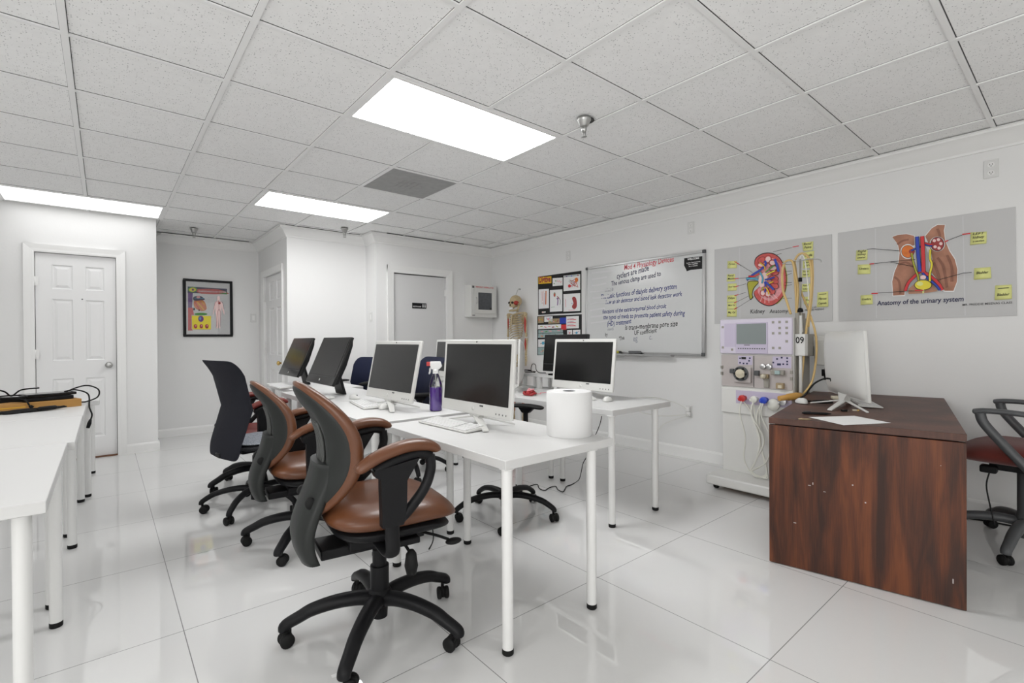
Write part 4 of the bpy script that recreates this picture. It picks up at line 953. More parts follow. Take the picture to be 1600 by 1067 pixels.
def leather_chair(name, label, loc, rz, lm, a0, dz=0, group='brown leather task chairs', lever=True):
    t = thing(name, label, 'chair', loc, rz, group)
    star_base(t, .342, a0, .027); gas_column(t, .385+dz)
    b = MB(); b.box(-.14, .16, -.09, .09, .385+dz, .425+dz); b.box(-.24, .0, -.075, .075, .372+dz, .41+dz); b.box(-.02, .10, -.20, .20, .41+dz, .435+dz); b.build('tilt_mechanism', 'black', t, bevel=.006)
    b = MB(); cushion(b, .028, 0, .530+dz, .258, .255, .058, .042, front=.048, dish=.006); b.build('seat', lm, t)
    b = MB(); cushion(b, .03, 0, .482+dz, .232, .228, .018, .045, front=.045); b.build('seat_pan', 'black', t)
    # leather back pad wrapped round the sitter
    zc, hz, hw = .785+dz, .255, .190
    def yz(r, a, q=1.0):
        n = 2.5; c, s = math.cos(a), math.sin(a)
        y = hw*q*r*spow(c, 2/n); z = zc+hz*q*r*spow(s, 2/n)
        if s > 0: y *= 1-.16*(r*s)**2
        else: y *= 1-.12*(r*s)**2
        return y, z
    def front(r, a):
        y, z = yz(r, a); k = (1-r**7)**.5 if r < 1 else 0
        return Vector((bpx(z-dz)+.075*(abs(y)/hw)**2.2+.018+.042*k-.018*r*r, y, z))
    def back(r, a):
        y, z = yz(r, a); k = (1-r**9)**.5 if r < 1 else 0
        return Vector((bpx(z-dz)+.075*(abs(y)/hw)**2.2+.018-.030*k-.018*r*r, y, z))
    b = MB(); b.disc_pad(front, back, 12, 64); b.build('backrest', lm, t)
    def sfront(r, a):
        y, z = yz(r, a, .93); return Vector((bpx(z-dz)+.075*(abs(y)/hw)**2.2-.014, y, z))
    def sback(r, a):
        y, z = yz(r, a, .93); k = (1-r**4)**.5 if r < 1 else 0
        hole = math.exp(-((y/.085)**4+((z-zc-.01)/.135)**4))
        return Vector((bpx(z-dz)+.075*(abs(y)/hw)**2.2-.016-.030*k+.030*hole, y, z))
    b = MB(); b.disc_pad(sfront, sback, 18, 72); sh = b.build('back_shell', 'shell', t)
    # slotted insert in the recess, and the broad spine that runs under the seat
    b = MB()
    for k in range(5):
        y = -.044+.022*k; sp = [(bpx(z-dz)-.022, y, z) for z in [zc-.10+.02*i for i in range(11)]]
        b.tube(sp, .0085, 6)
    b.build('recess_rib', 'shell_mid', sh)
    def spine(u, v):
        z = (.735-.352*v)+dz; w = .108+.022*v+.016*(1-v)**2; th = .038
        a = 2*PI*u; c, s = spow(math.cos(a), .45), spow(math.sin(a), .45)
        return Vector((bpx(z-dz)-.032-.004*v+th*s*.62+.05*abs(c)**3*(1-v)*.8+.02*abs(c)**3*v, w*c, z))
    b = MB(); b.grid(spine, 24, 22, wrap=True); b.poly([spine(j/24, 1) for j in range(24)]); b.poly([spine(j/24, 0) for j in range(24)][::-1]); b.build('back_spine', 'shell', t)
    for s in (-1, 1):
        b = MB(); b.lathe([(0, 0), (.020, 0), (.022, .006*s), (.022, .022*s), (.018, .030*s), (0, .030*s)], (-.275, .075*s, .60+dz), 16, 'y'); b.build('height_knob', 'black_soft', t)
    for s in (-1, 1):
        Y = s*.285; b = MB()
        b.tube(spline([(-.035, s*.12, .418+dz), (-.035, s*.235, .418+dz), (-.037, Y, .440+dz), (-.038, Y, .50+dz), (-.038, Y, .60+dz)], 6), .026, 12, flat=.55)
        b.prism([(-.078, Y-.019, .535+dz), (-.002, Y-.019, .535+dz), (.010, Y-.019, .60+dz), (.012, Y-.019, .69+dz), (.06, Y-.019, .765+dz), (-.11, Y-.019, .738+dz), (-.10, Y-.019, .715+dz), (-.082, Y-.019, .705+dz)], (0, .038, 0))
        b.tube(spline([(-.010, Y, .550+dz), (.035, Y, .590+dz), (.085, Y, .650+dz), (.108, Y, .715+dz), (.105, Y, .765+dz)], 6), .019, 12)
        b.tube(spline([(-.10, Y, .735+dz), (-.02, Y, .765+dz), (.06, Y, .778+dz), (.108, Y, .765+dz)], 6), .019, 10)
        arm = b.build('arm_frame', 'black', t, smooth_angle=.7)
        pts = spline([(-.160, Y, .738+dz), (-.145, Y, .752+dz), (-.08, Y, .786+dz), (.01, Y, .809+dz), (.085, Y, .806+dz), (.128, Y, .788+dz), (.138, Y, .776+dz)], 5)
        m = len(pts); b = MB(); b.tube(pts, [max(.006, .040*math.sin(PI*min(1, (i+.8)/(m)*1.02))**.38) for i in range(m)], 18, flat=.56); b.build('arm_pad', lm, arm)
    if lever:
        for s, x in ((-1, .045), (1, .06)):
            b = MB(); b.tube(spline([(x, s*.05, .40+dz), (x+.01, s*.15, .395+dz), (x+.015, s*.20, .375+dz)], 5), .006, 8); b.lathe([(0, -.045), (.018, -.042), (.026, -.01), (.020, .035), (.010, .05), (0, .052)], (x+.015, s*.205, .345+dz), 12); b.build('lever_paddle', 'black_soft', t)
        b = MB(); b.tube(spline([(.12, -.06, .41+dz), (.19, -.12, .395+dz), (.23, -.17, .385+dz)], 5), .006, 8); b.ball((.245, -.185, .380+dz), (.035, .022, .012)); b.build('tilt_lever', 'black_soft', t)
    return t
leather_chair('leather_task_chair', 'nearest brown leather chair with grey back shell, beside the paper roll table', (-.244, -.36, 0), math.radians(-8), 'leather', math.radians(18.5))
leather_chair('leather_task_chair', 'brown leather chair between the nearest leather chair and the charcoal mesh chair', (-.155, .78, 0), math.radians(-6), 'leather', math.radians(16), dz=-.075)
leather_chair('leather_task_chair', 'maroon leather chair half hidden behind the charcoal mesh chair', (-.125, 2.22, 0), math.radians(3), 'leather_red', math.radians(190), dz=-.09, group='maroon chairs')
def mesh_chair(name, label, loc, rz, fab, seatm, a0, arms=True, group='fabric task chairs', dz=0, hw=.225, zt=1.05, zb=.42):
    t = thing(name, label, 'chair', loc, rz, group)
    star_base(t, .33, a0, .021); gas_column(t, .42+dz, r=.7)
    b = MB(); b.box(-.13, .13, -.10, .10, .415+dz, .445+dz); b.box(-.25, -.10, -.035, .035, .405+dz, .435+dz); b.build('tilt_mechanism', 'black', t, bevel=.006)
    b = MB(); cushion(b, .05, 0, .468+dz, .235, .24, .020, .030, front=.03); b.build('seat', 'fabric_black', t)
    b = MB(); cushion(b, .05, 0, .492+dz, .225, .23, .016, .008, front=.03); b.build('seat_cushion', seatm, t)
    zc, hz = (zt+zb)/2, (zt-zb)/2
    def xb(z):
        f = (z-zb)/(zt-zb); k = [(-.1, -.255), (0, -.240), (.15, -.225), (.33, -.185), (.53, -.155), (.73, -.180), (.9, -.235), (1, -.285), (1.1, -.33)]
        for i in range(len(k)-1):
            (a, p), (c, q) = k[i], k[i+1]
            if f <= c:
                o, r = k[max(i-1, 0)], k[min(i+2, len(k)-1)]; u = (f-a)/(c-a)
                m0 = (q-o[1])/(c-o[0])*(c-a); m1 = (r[1]-p)/(r[0]-a)*(c-a)
                return p*(2*u**3-3*u*u+1)+m0*(u**3-2*u*u+u)+q*(3*u*u-2*u**3)+m1*(u**3-u*u)
        return -.33
    def yz(r, a):
        n = 13; c, s = math.cos(a), math.sin(a); y = hw*r*spow(c, 2/n); z = zc+hz*r*spow(s, 2/n); return y*(1+.06*(z-zc)/hz), z
    def fr(r, a): y, z = yz(r, a); k = (1-r**8)**.5 if r < 1 else 0; return Vector((xb(z)+.035*(y/hw)**2+.012*k, y, z+dz))
    def bk(r, a): y, z = yz(r, a); k = (1-r**8)**.5 if r < 1 else 0; return Vector((xb(z)+.035*(y/hw)**2-.012*k, y, z+dz))
    b = MB(); b.disc_pad(fr, bk, 12, 64); b.build('backrest', fab, t)
    b = MB(); b.tube(spline([(-.10, -.05, .425+dz), (-.17, -.10, .44+dz), (-.215, -.13, .50+dz)], 6), .010, 8); b.tube(spline([(-.10, .05, .425+dz), (-.17, .10, .44+dz), (-.215, .13, .50+dz)], 6), .010, 8); b.build('back_bracket', 'chrome', t)
    if arms:
        for s in (-1, 1):
            Y = s*.275; b = MB(); b.tube(spline([(0, s*.10, .432+dz), (0, s*.22, .435+dz), (0, Y, .47+dz), (0, Y, .56+dz), (0, Y, .70+dz)], 6), .020, 10, flat=.6); b.prism([(-.05, Y-.02, .715+dz), (-.02, Y-.02, .68+dz), (.03, Y-.02, .68+dz), (.07, Y-.02, .715+dz)], (0, .04, 0)); arm = b.build('arm_post', 'black', t, smooth_angle=.7)
            b = MB(); pts = spline([(-.14, Y, .722+dz), (-.08, Y, .726+dz), (.04, Y, .728+dz), (.12, Y, .722+dz), (.14, Y, .716+dz)], 5); m = len(pts); b.tube(pts, [max(.006, .045*math.sin(PI*min(1, (i+.6)/m))**.4) for i in range(m)], 16, flat=.34); b.build('arm_pad', 'black_soft', arm)
    return t
mesh_chair('mesh_task_chair', 'charcoal mesh-back chair seen from behind, in front of the alcove', (-.28, 1.60, 0), math.radians(12), 'mesh_char', 'fabric_grey', math.radians(219), arms=False, zt=1.06, zb=.40, hw=.245)
mesh_chair('mesh_task_chair', 'navy chair pushed under the paper roll table, only its armrest and base showing', (.965, .31, 0), math.radians(-72), 'mesh_navy', 'fabric_black', math.radians(302), zt=.96, dz=-.02)
mesh_chair('mesh_task_chair', 'navy chair whose back shows behind the purple spray bottle', (.97, 1.66, 0), math.radians(172), 'mesh_navy', 'fabric_black', math.radians(10), zt=1.03, hw=.25)
mesh_chair('mesh_task_chair', 'navy chair behind the nearer black-framed computer', (1.03, 3.05, 0), math.radians(196), 'mesh_navy', 'fabric_black', math.radians(40), zt=.99)
def visitor_chair(name, label, loc, rz):
    t = thing(name, label, 'chair', loc, rz, 'maroon chairs')
    star_base(t, .35, math.radians(84), .026, 'grey_plastic', zh=.16)
    b = MB(); b.lathe([(0, .07), (.034, .07), (.046, .12), (.046, .19), (.040, .21), (.040, .44), (0, .44)], n=24); b.build('column_sleeve', 'grey_plastic', t, smooth_angle=.7)
    b = MB(); b.box(-.12, .14, -.10, .10, .44, .49); b.box(.10, .17, .11, .17, .43, .47); b.build('tilt_mechanism', 'black', t, bevel=.008)
    b = MB(); cushion(b, .02, 0, .545, .27, .265, .070, .055, front=.035, dish=.012, rear=.0); b.build('seat', 'fabric_red', t)
    for s in (-1, 1):
        Y = s*.315; b = MB()
        b.tube(spline([(.175, Y, .782), (.12, Y, .792), (0, Y, .790), (-.16, Y, .770), (-.22, Y, .75)], 6), [.010]+[.024]*22+[.020]*2, 12, flat=.62)
        b.tube(spline([(.145, Y, .780), (.135, Y, .735), (.10, Y, .680), (.02, Y, .575), (-.05, Y*.98, .490), (-.09, Y*.75, .460), (-.08, s*.08, .455)], 6), .023, 12)
        b.build('armrest', 'grey_plastic', t)
    b = MB(); b.tube(spline([(-.10, 0, .455), (-.24, 0, .46), (-.30, 0, .55), (-.31, 0, .72)], 6), .03, 10, flat=.4); b.build('back_bar', 'grey_plastic', t)
    def fr(r, a): k = (1-r**4)**.5 if r < 1 else 0; y = .23*r*spow(math.cos(a), .7); z = .88+.24*r*spow(math.sin(a), .7); return Vector((-.28+.06*(y/.23)**2+.04*k, y, z))
    def bk(r, a): k = (1-r**4)**.5 if r < 1 else 0; y = .23*r*spow(math.cos(a), .7); z = .88+.24*r*spow(math.sin(a), .7); return Vector((-.28+.06*(y/.23)**2-.03*k, y, z))
    b = MB(); b.disc_pad(fr, bk, 10, 44); b.build('backrest', 'fabric_red', t)
    b = MB(); b.tube(spline([(.13, .14, .44), (.14, .17, .36), (.12, .20, .25), (.10, .22, .16)], 6), .004, 6); b.build('hanging_strap', 'black', t)
    return t
visitor_chair('task_chair', 'maroon fabric chair with open grey loop arms at the cherry desk', (2.82, -2.0, 0), math.radians(88))
# ================================================================== COMPUTERS
def tiltT(tilt, z0): return Matrix.Translation((0, 0, z0)) @ Matrix.Rotation(tilt, 4, 'Y')
def white_computer(label, loc, rz, tilt=4.5, w=.62, h=.392, z0=.058, group='white all-in-one computers', keys=True):
    "screen towards local -x"
    t = thing('white_computer', label, 'computer', loc, rz, group); T = tiltT(math.radians(tilt), z0)
    b = MB(); b.box(-.006, .012, -w/2, w/2, 0, h, T); b.build('front_bezel', 'pcwhite', t, bevel=.005)
    def shell(u, v):
        a = (2*u-1); c = (2*v-1); k = max(0, 1-abs(a)**3.2)*max(0, 1-abs(c)**3)
        return T @ Vector((.010+.045*k**.6, a*(w/2-.006), h/2+c*(h/2-.006)))
    b = MB(); b.grid(shell, 23, 17); b.build('back_shell', 'pcwhite', t)
    b = MB(); b.box(-.0075, -.005, -w/2+.024, w/2-.024, .062, h-.024, T); b.build('screen', 'screen', t)
    b = MB(); b.lathe([(0, -.0085), (.004, -.0085), (.004, -.0055), (0, -.0055)], (0, 0, h-.012), 10, 'x', T=T); b.build('webcam', 'ink', t)
    b = MB(); b.lathe([(0, -.0075), (.011, -.0075), (.011, -.0055), (0, -.0055)], (0, 0, .030), 18, 'x', T=T)
    b.build('maker_badge', 'pcsilver', t)
    b = MB()
    for k in range(4): b.box(-.0072, -.0055, -w/2+.035+.026*k, -w/2+.041+.026*k, .018, .026, T)
    b.box(-.0072, -.0055, -.085, -.055, .046, .054, T); b.build('sticker', 'grey_plastic', t)
    b = MB()
    for k in range(3): b.box(.030, .058, w/2-.10, w/2-.085, .15+.03*k, .165+.03*k, T)
    b.build('port', 'grey_plastic', t) if False else None
    # splayed blade stand
    b = MB(); n0 = Vector((.018, 0, z0+.012))
    b.prism([(-.004, -.07, z0+.02), (-.004, .07, z0+.02), (.004, .03, .040), (.004, -.03, .040)], (.035, 0, 0)); b.build('stand_neck', 'pcsilver', t)
    for (x, y, wd) in ((-.075, -.205, .030), (-.018, .225, .012), (.155, -.150, .014), (.150, .170, .024)):
        a = Vector((.018, 0, .045)); e = Vector((x, y, .004)); d = (e-a); s = Vector((-d.y, d.x, 0)).normalized()*wd/2
        b = MB(); b.prism([a-s*1.5, a+s*1.5, e+s, e-s], (0, 0, .008)); b.build('stand_foot', 'pcsilver', t, bevel=.002)
    return t
def black_computer(label, loc, rz, tilt=23, w=.63, h=.405, z0=.100, easel=True):
    t = thing('black_computer', label, 'computer', loc, rz, 'black all-in-one computers'); T = tiltT(math.radians(tilt), z0)
    b = MB(); b.box(-.004, .018, -w/2, w/2, 0, h, T); b.build('front_bezel', 'gloss_black', t, bevel=.004)
    b = MB(); b.prism([T @ Vector(p) for p in ((.018, -w/2+.01, .01), (.018, -w/2+.01, h-.01), (.036, -w/2+.01, h-.06), (.050, -w/2+.01, h*.45), (.044, -w/2+.01, .03))], T.to_3x3() @ Vector((0, w-.02, 0))); b.build('back_shell', 'black', t, bevel=.006)
    b = MB(); b.box(-.0055, -.003, -w/2+.022, w/2-.022, .075, h-.022, T); b.build('screen', 'screen', t)
    b = MB(); b.box(-.0052, -.003, -w/2+.004, w/2-.004, .064, .067, T); b.build('chin_line', 'grey_plastic', t)
    b = MB(); b.lathe([(0, -.0058), (.010, -.0058), (.010, -.0035), (0, -.0035)], (0, 0, .034), 18, 'x', T=T); b.build('maker_badge', 'alu', t)
    if easel:
        p = T @ Vector((.044, 0, h*.50)); b = MB()
        b.prism([p+Vector((-.02, -.075, .03)), p+Vector((-.02, .075, .03)), Vector((p.x+.055, .095, .004)), Vector((p.x+.055, -.095, .004))], (.022, 0, 0)); b.build('easel_leg', 'black', t, bevel=.005)
    else:
        b = MB(); b.prism([(.02, -.05, .02), (.02, .05, .02), (.04, .05, z0+.12), (.04, -.05, z0+.12)], (.022, 0, 0)); b.box(-.06, .12, -.13, .13, 0, .014); b.build('stand_foot', 'black', t, bevel=.003)
    return t
def keyboard(label, loc, rz, group='white keyboards', w=.43, d=.125):
    "typing edge towards local -x"
    t = thing('computer_keyboard', label, 'keyboard', loc, rz, group)
    b = MB(); b.prism([(-d/2, -w/2, .002), (-d/2, -w/2, .010), (d/2, -w/2, .024), (d/2, -w/2, .006)], (0, w, 0)); b.build('keyboard_body', 'pcwhite', t, bevel=.003)
    b = MB(); kw = w-.024; f = lambda x: .0105+.014*(x+d/2)/d
    for r in range(6):
        x0 = -d/2+.010+r*(d-.018)/6; x1 = x0+(d-.018)/6-.003; n = 20
        if r == 0:
            cells = [(0, 1.3), (1.3, 2.6), (2.6, 4), (4, 10), (10, 11.3), (11.3, 12.6), (12.6, 14), (14.5, 15.5), (15.5, 16.5), (16.5, 18.5), (18.5, 20)]
        else: cells = [(k, k+1) for k in range(n) if k != 14]
        for a, c in cells:
            ya, yb = kw/2-a*kw/n-.0012, kw/2-c*kw/n+.0012
            vs = [(x0, yb, f(x0)-.001), (x1, yb, f(x1)-.001), (x1, ya, f(x1)-.001), (x0, ya, f(x0)-.001)]
            b.prism([Vector(p) for p in vs], (0, 0, .0035))
    b.build('key_field', 'key', t)
    b = MB(); b.poly([(-d/2+.007, -kw/2-.003, f(-d/2+.007)-.0001), (d/2-.005, -kw/2-.003, f(d/2-.005)-.0001), (d/2-.005, kw/2+.003, f(d/2-.005)-.0001), (-d/2+.007, kw/2+.003, f(-d/2+.007)-.0001)]); b.build('key_bed', 'keygap', t)
    return t
def mouse(label, loc, rz, mat='pcwhite', group=None):
    t = thing('computer_mouse', label, 'mouse', loc, rz, group)
    def top(r, a): x, y = .052*r*math.cos(a), .029*r*math.sin(a); k = (1-r**2.6)**.5 if r < 1 else 0; return Vector((x, y, .006+.030*k*(1-.25*x/.052)))
    def bot(r, a): k = (1-r**8)**.5 if r < 1 else 0; return Vector((.052*r*math.cos(a), .029*r*math.sin(a), .006-.005*k))
    b = MB(); b.disc_pad(top, bot, 8, 28); b.build('mouse_body', mat, t)
    b = MB(); b.lathe([(0, -.003), (.006, -.003), (.006, .003), (0, .003)], (.026, 0, .029), 12, 'y'); b.build('scroll_wheel', 'grey_plastic', t)
    return t
white_computer('white computer nearest the camera, showing its dark screen, on the paper roll table', (.385, -.145, TT), 0, 4.5)
white_computer('white computer with dark screen left of the purple spray bottle', (.325, .745, TT), math.radians(2), 11.5)
white_computer('white computer standing in front of the whiteboard', (1.70, .290, TT), 0, 6.3)
white_computer('white computer mostly hidden, its upper corner showing behind the purple spray bottle', (1.60, 2.02, TT), math.radians(-6), 5)
white_computer('white computer seen edge-on just beside the nearest dark screen', (1.70, 1.03, TT), math.radians(-40.8), 2)
white_computer('white computer turned with its back to us on the cherry desk', (*desk_pt((-.115, .043, DT)).to_tuple(),), math.radians(124), 3, z0=.066)
black_computer('black-framed computer tilted back, nearer of the two on the middle row', (.222, 1.78, TT), 0)
black_computer('black-framed computer tilted back, farther of the two on the middle row', (.297, 2.92, TT), 0)
black_computer('black computer standing on the white riser shelf behind the white one', (1.965, .725, TT+.130), math.radians(3), 6, w=.50, h=.33, z0=.03, easel=False)
keyboard('white keyboard in front of the nearest white computer', (.272, -.095, TT), math.radians(2))
keyboard('white keyboard in front of the screen left of the spray bottle', (.275, .985, TT), math.radians(-10))
keyboard('white keyboard in front of the nearer black-framed computer', (.17, 1.70, TT), math.radians(4))
keyboard('white keyboard in front of the farther black-framed computer', (.20, 2.80, TT), math.radians(0))
keyboard('white keyboard on the cherry desk', desk_pt((.155, -.03, DT)), math.radians(114))
mouse('white mouse beside the white computer in front of the whiteboard', (1.66, -.005, TT), math.radians(10), group='white mice')
mouse('white mouse at the side of the nearer black-framed computer', (.36, 1.38, TT), math.radians(-70), group='white mice')
mouse('white mouse lying near the black cable behind the desk computer', desk_pt((-.03, .29, DT)), math.radians(50), group='white mice')
mouse('small white mouse just left of the keyboard by the spray bottle screen', (.30, .735, TT), math.radians(30), group='white mice')
# screen reflections aside, the small things on the tables
t = thing('spray_bottle', 'clear spray bottle of purple cleaner with a white and red trigger', 'bottle', (.505, .435, TT), math.radians(-40))
b = MB(); prof = [(0, .002), (.036, .002), (.040, .008), (.040, .160), (.0385, .172), (.031, .198), (.022, .222), (.0160, .238), (.0160, .246)]
b.lathe(prof, n=28); b.build('bottle_body', 'bottle_clear', t)
b = MB(); b.lathe([(0, .004), (.0345, .004), (.0385, .010), (.0385, .151), (0, .151)], n=28); b.build('purple_liquid', 'liquid', t, smooth_angle=.6)
b = MB(); b.tube([(0, 0, .24), (.006, 0, .02)], .003, 6); b.build('dip_tube', 'tube_clear', t)
b = MB(); b.lathe([(0, .236), (.019, .236), (.019, .258), (.012, .266), (.012, .272), (0, .272)], n=20); b.build('screw_collar', 'spray_white', t, smooth_angle=.6)
b = MB(); b.prism([(-.024, -.013, .262), (.022, -.013, .262), (.040, -.013, .282), (.030, -.013, .312), (-.034, -.013, .312), (-.034, -.013, .286)], (0, .026, 0)); b.build('spray_head', 'spray_white', t, bevel=.003)
b = MB(); b.box(-.056, -.033, -.012, .012, .284, .310); b.build('nozzle', 'red_cap', t, bevel=.002)
b = MB(); b.tube(spline([(-.022, 0, .280), (-.034, 0, .266), (-.036, 0, .248), (-.042, 0, .232)], 5), [.006]*14+[.004]*2, 8); b.build('trigger', 'spray_white', t)
t = thing('paper_roll', 'large white paper towel roll standing on the nearest table', 'paper roll', (.580, -.645, TT))
b = MB(); R, Hh = .107, .205
b.lathe([(.030, .0), (R-.003, .0), (R, .004), (R, Hh-.005), (R-.004, Hh), (.030, Hh)], n=64, caps=False); b.build('paper_winding', 'tissue', t, smooth_angle=.8)
b = MB(); b.lathe([(.031, 0), (.031, Hh-.001), (.028, Hh-.001), (.028, 0.0)], n=32, caps=False); b.build('core_tube', 'gap', t)
b = MB(); b.lathe([(0, .06), (.028, .06), (.028, .062), (0, .062)], n=24); b.build('core_shade_disc', 'gap', t)  # dark disc and dark core colour stand in for shade inside the hole
t = thing('headset', 'bright red tangle of headset beside the small white shelf', 'headset', (1.505, .655, TT), .4)
b = MB(); b.tube(spline([(-.05, -.035, .012), (-.02, -.05, .02), (.04, -.03, .012), (.055, .02, .016), (.0, .05, .022), (-.05, .02, .014)], 6, closed=True), .010, 8, closed=True); b.build('head_band', 'headset_red', t)
b = MB(); b.ball((-.045, -.01, .022), (.028, .022, .020)); b.ball((.045, .0, .022), (.028, .022, .018)); b.build('ear_cup', 'headset_red', t)
b = MB(); b.tube(spline([(-.02, 0, .03), (.01, .02, .045), (.03, -.01, .040), (0, -.03, .05), (-.03, .01, .038), (.02, .01, .055)], 6), .005, 6); b.tube(spline([(.03, -.02, .012), (.10, -.05, .004), (.16, -.02, .004), (.20, -.06, .004)], 6), .003, 6); b.build('cord', 'pink', t)
t = thing('coiled_cable', 'thin black cable coiled on the white riser shelf', 'cable', (1.97, 1.125, TT+.13), .3)
b = MB(); b.tube(spline([(.04*math.cos(a)*(1+.1*math.sin(3*a))-.01*k, .065*math.sin(a), .005+.002*k) for k, a in enumerate([2*PI*i/9 for i in range(20)])], 4), .0035, 6)
b.tube(spline([(.02, .03, .006), (.0, .02, .05), (-.01, .0, .085), (.0, -.025, .080), (.01, -.03, .03), (.03, -.05, .006), (.03, -.12, .004)], 6), .0035, 6); b.build('cable_loop', 'black_soft', t)
# ------------------------------------------------------------------ on the cherry desk
def flat_thing(name, poly, z, th, mat, label, cat, group=None):
    c = sum((Vector((*p, 0)) for p in poly), Vector())/len(poly); c.z = z
    b = MB(); b.prism([Vector((*p, z)) for p in poly], (0, 0, th)); return one(b, name, mat, label, cat, c, group)
P = [at(u, v, 2, DT)[:2] for u, v in ((1264, 652), (1335, 650), (1392, 661), (1318, 664.5))]
flat_thing('paper_sheet', P, DT+.0008, .0006, 'paper', 'white paper sheet lying near the front edge of the cherry desk', 'paper')
P = [at(u, v, 2, .001)[:2] for u, v in ((517, 1055), (529, 1050.5), (531, 1056), (519, 1059))]
flat_thing('paper_scrap', P, .0008, .0006, 'paper', 'tiny white paper scrap on the floor by the front wheel of the nearest leather chair', 'scrap')
def pen(label, p, q, r, mats, group='pens on the desk'):
    p, q = Vector(p), Vector(q); t = thing('pen', label, 'pen', (p+q)/2, group=group, world=True); d = (q-p)
    b = MB(); b.tube([p, p+d*.04, p+d*.06, p+d*.82, q], [r*.5, r*.8, r, r, r*.25], 10); b.build('barrel', mats[0], t)
    b = MB(); b.tube([p+d*.05+Vector((0, 0, r)), p+d*.30+Vector((0, 0, r*1.2))], r*.35, 6); b.build('pocket_clip', mats[1], t)
pen('thick dark pen on the desk behind the paper sheet', at(1253, 645, 2, DT+.007), at(1299, 646.5, 2, DT+.007), .007, ('black', 'grey_plastic'))
pen('thin brown pencil poking out under the paper sheet', at(1247, 654.5, 2, DT+.004), at(1268, 655, 2, DT+.004), .0035, ('brownish', 'brownish'))
c = desk_pt((-.20, -.10, DT)); t = thing('usb_stick', 'tiny silver and black stick on the desk near the computer stand', 'usb stick', at(1321, 643, 2, DT), .9)
b = MB(); b.box(-.008, .008, -.006, .022, .001, .011); b.build('stick_body', 'black', t, bevel=.001)
b = MB(); b.box(-.0065, .0065, -.020, -.006, .003, .009); b.build('plug', 'chrome', t)
t = thing('usb_stick', 'tiny brass-coloured plug on the desk beside the silver stick', 'usb stick', at(1336, 642, 2, DT), .4)
b = MB(); b.box(-.007, .007, -.008, .012, .001, .009); b.build('stick_body', 'beige', t, bevel=.001)
b = MB(); b.box(-.005, .005, -.020, -.008, .002, .008); b.build('plug', 'brass', t)
t = thing('power_cable', 'black power cable looping from the back of the desk computer', 'cable', desk_pt((.05, .20, DT)), world=True)
q0 = at(1308, 606, 2, DT+.155); w = lambda x, y, z=.006: desk_pt((x, y, DT+z))
b = MB(); b.tube(spline([desk_pt((-.02, .112, DT+.155)), desk_pt((-.03, .16, DT+.165)), desk_pt((-.035, .22, DT+.13)), w(-.03, .27, .055), w(.0, .30, .03), w(.06, .28, .008), w(.10, .22), w(.14, .15), w(.08, .13), w(.02, .19), w(.08, .24), w(.14, .20), w(.09, .15, .014)], 7), .0052, 8)
b.build('cable_run', 'black_soft', t)
b = MB(); b.tube([desk_pt((-.022, .10, DT+.155)), desk_pt((-.018, .135, DT+.157))], .010, 8); b.build('plug', 'black', t)
t = thing('phone_charger', 'off-white charger block lying behind the desk keyboard', 'charger', desk_pt((.33, .12, DT)), DA+.3)
b = MB(); b.box(-.035, .035, -.022, .022, .001, .022); b.build('charger_block', 'beige', t, bevel=.005)
b = MB(); b.box(.035, .048, -.008, -.004, .008, .014); b.box(.035, .048, .004, .008, .008, .014); b.build('prong', 'steel', t)
# ------------------------------------------------------------------ side table: box, router, adapters, cables
bx0, bx1, by0, by1 = -2.02, -1.262, 2.40, 2.60
t = thing('cardboard_box', 'long flat brown cardboard box on the side table', 'box', (-1.62, 2.30, TT), math.radians(18))
b = MB(); b.box(-.40, .385, -.10, .10, .0, .052); b.build('box_carton', 'cardboard', t, bevel=.002)
b = MB(); b.box(-.30, .10, -.1012, -.0995, .026, .030); b.build('packing_tape', 'amber', t)
b = MB(); b.box(.383, .3862, -.02, .02, 0.002, .050); b.build('packing_tape', 'amber', t)
t = thing('router', 'flat black router lying on the cardboard box', 'router', (-1.40, 2.375, TT+.0535), math.radians(18))
b = MB(); b.box(-.13, .12, -.07, .07, .001, .026); b.build('router_body', 'black', t, bevel=.004)
t = thing('router', 'second thin black device stacked on the router', 'router', (-1.40, 2.375, TT+.0815), math.radians(21))
b = MB(); b.box(-.125, .135, -.07, .075, .001, .020); b.build('router_body', 'gloss_black', t, bevel=.004)
def loop(pts, r, mat='black_soft'):
    b = MB(); b.tube(spline(pts, 7), r, 7); return b
zc = TT+.056
def bl(x, y, z=0): return Vector((-1.62, 2.30, zc+z)) + Matrix.Rotation(math.radians(18), 3, 'Z') @ Vector((x, y, 0))   # on top of the box
t = thing('power_cable', 'black cable hanging over the table end from the cardboard box, plug at its end', 'cable', (-1.25, 2.35, TT), world=True)
b = loop([bl(.32, .0, .045), bl(.37, -.03, .055), bl(.43, -.07, .02), (-1.182, 2.30, TT-.01), (-1.168, 2.26, TT-.06), (-1.178, 2.23, TT-.10)], .005)
b.build('cable_run', 'black_soft', t)
b = MB(); b.tube([(-1.176, 2.232, TT-.09), (-1.182, 2.225, TT-.115), (-1.190, 2.215, TT-.145)], [.008, .012, .010], 10); b.build('plug', 'black', t)
t = thing('power_cable', 'black cable arching in a loop past the end of the cardboard box', 'cable', (-1.22, 2.5, TT), world=True)
loop([bl(.33, .05, .03), bl(.40, .07, .06), bl(.48, .10, .07), (-1.135, 2.56, zc+.035), (-1.14, 2.57, TT+.035), (-1.20, 2.55, TT+.008), (-1.235, 2.56, TT+.006)], .005).build('cable_run', 'black_soft', t)
t = thing('coiled_cable', 'black cables bundled on top of the cardboard box, beside the router', 'cable', bl(.02, 0), world=True)
b = MB()
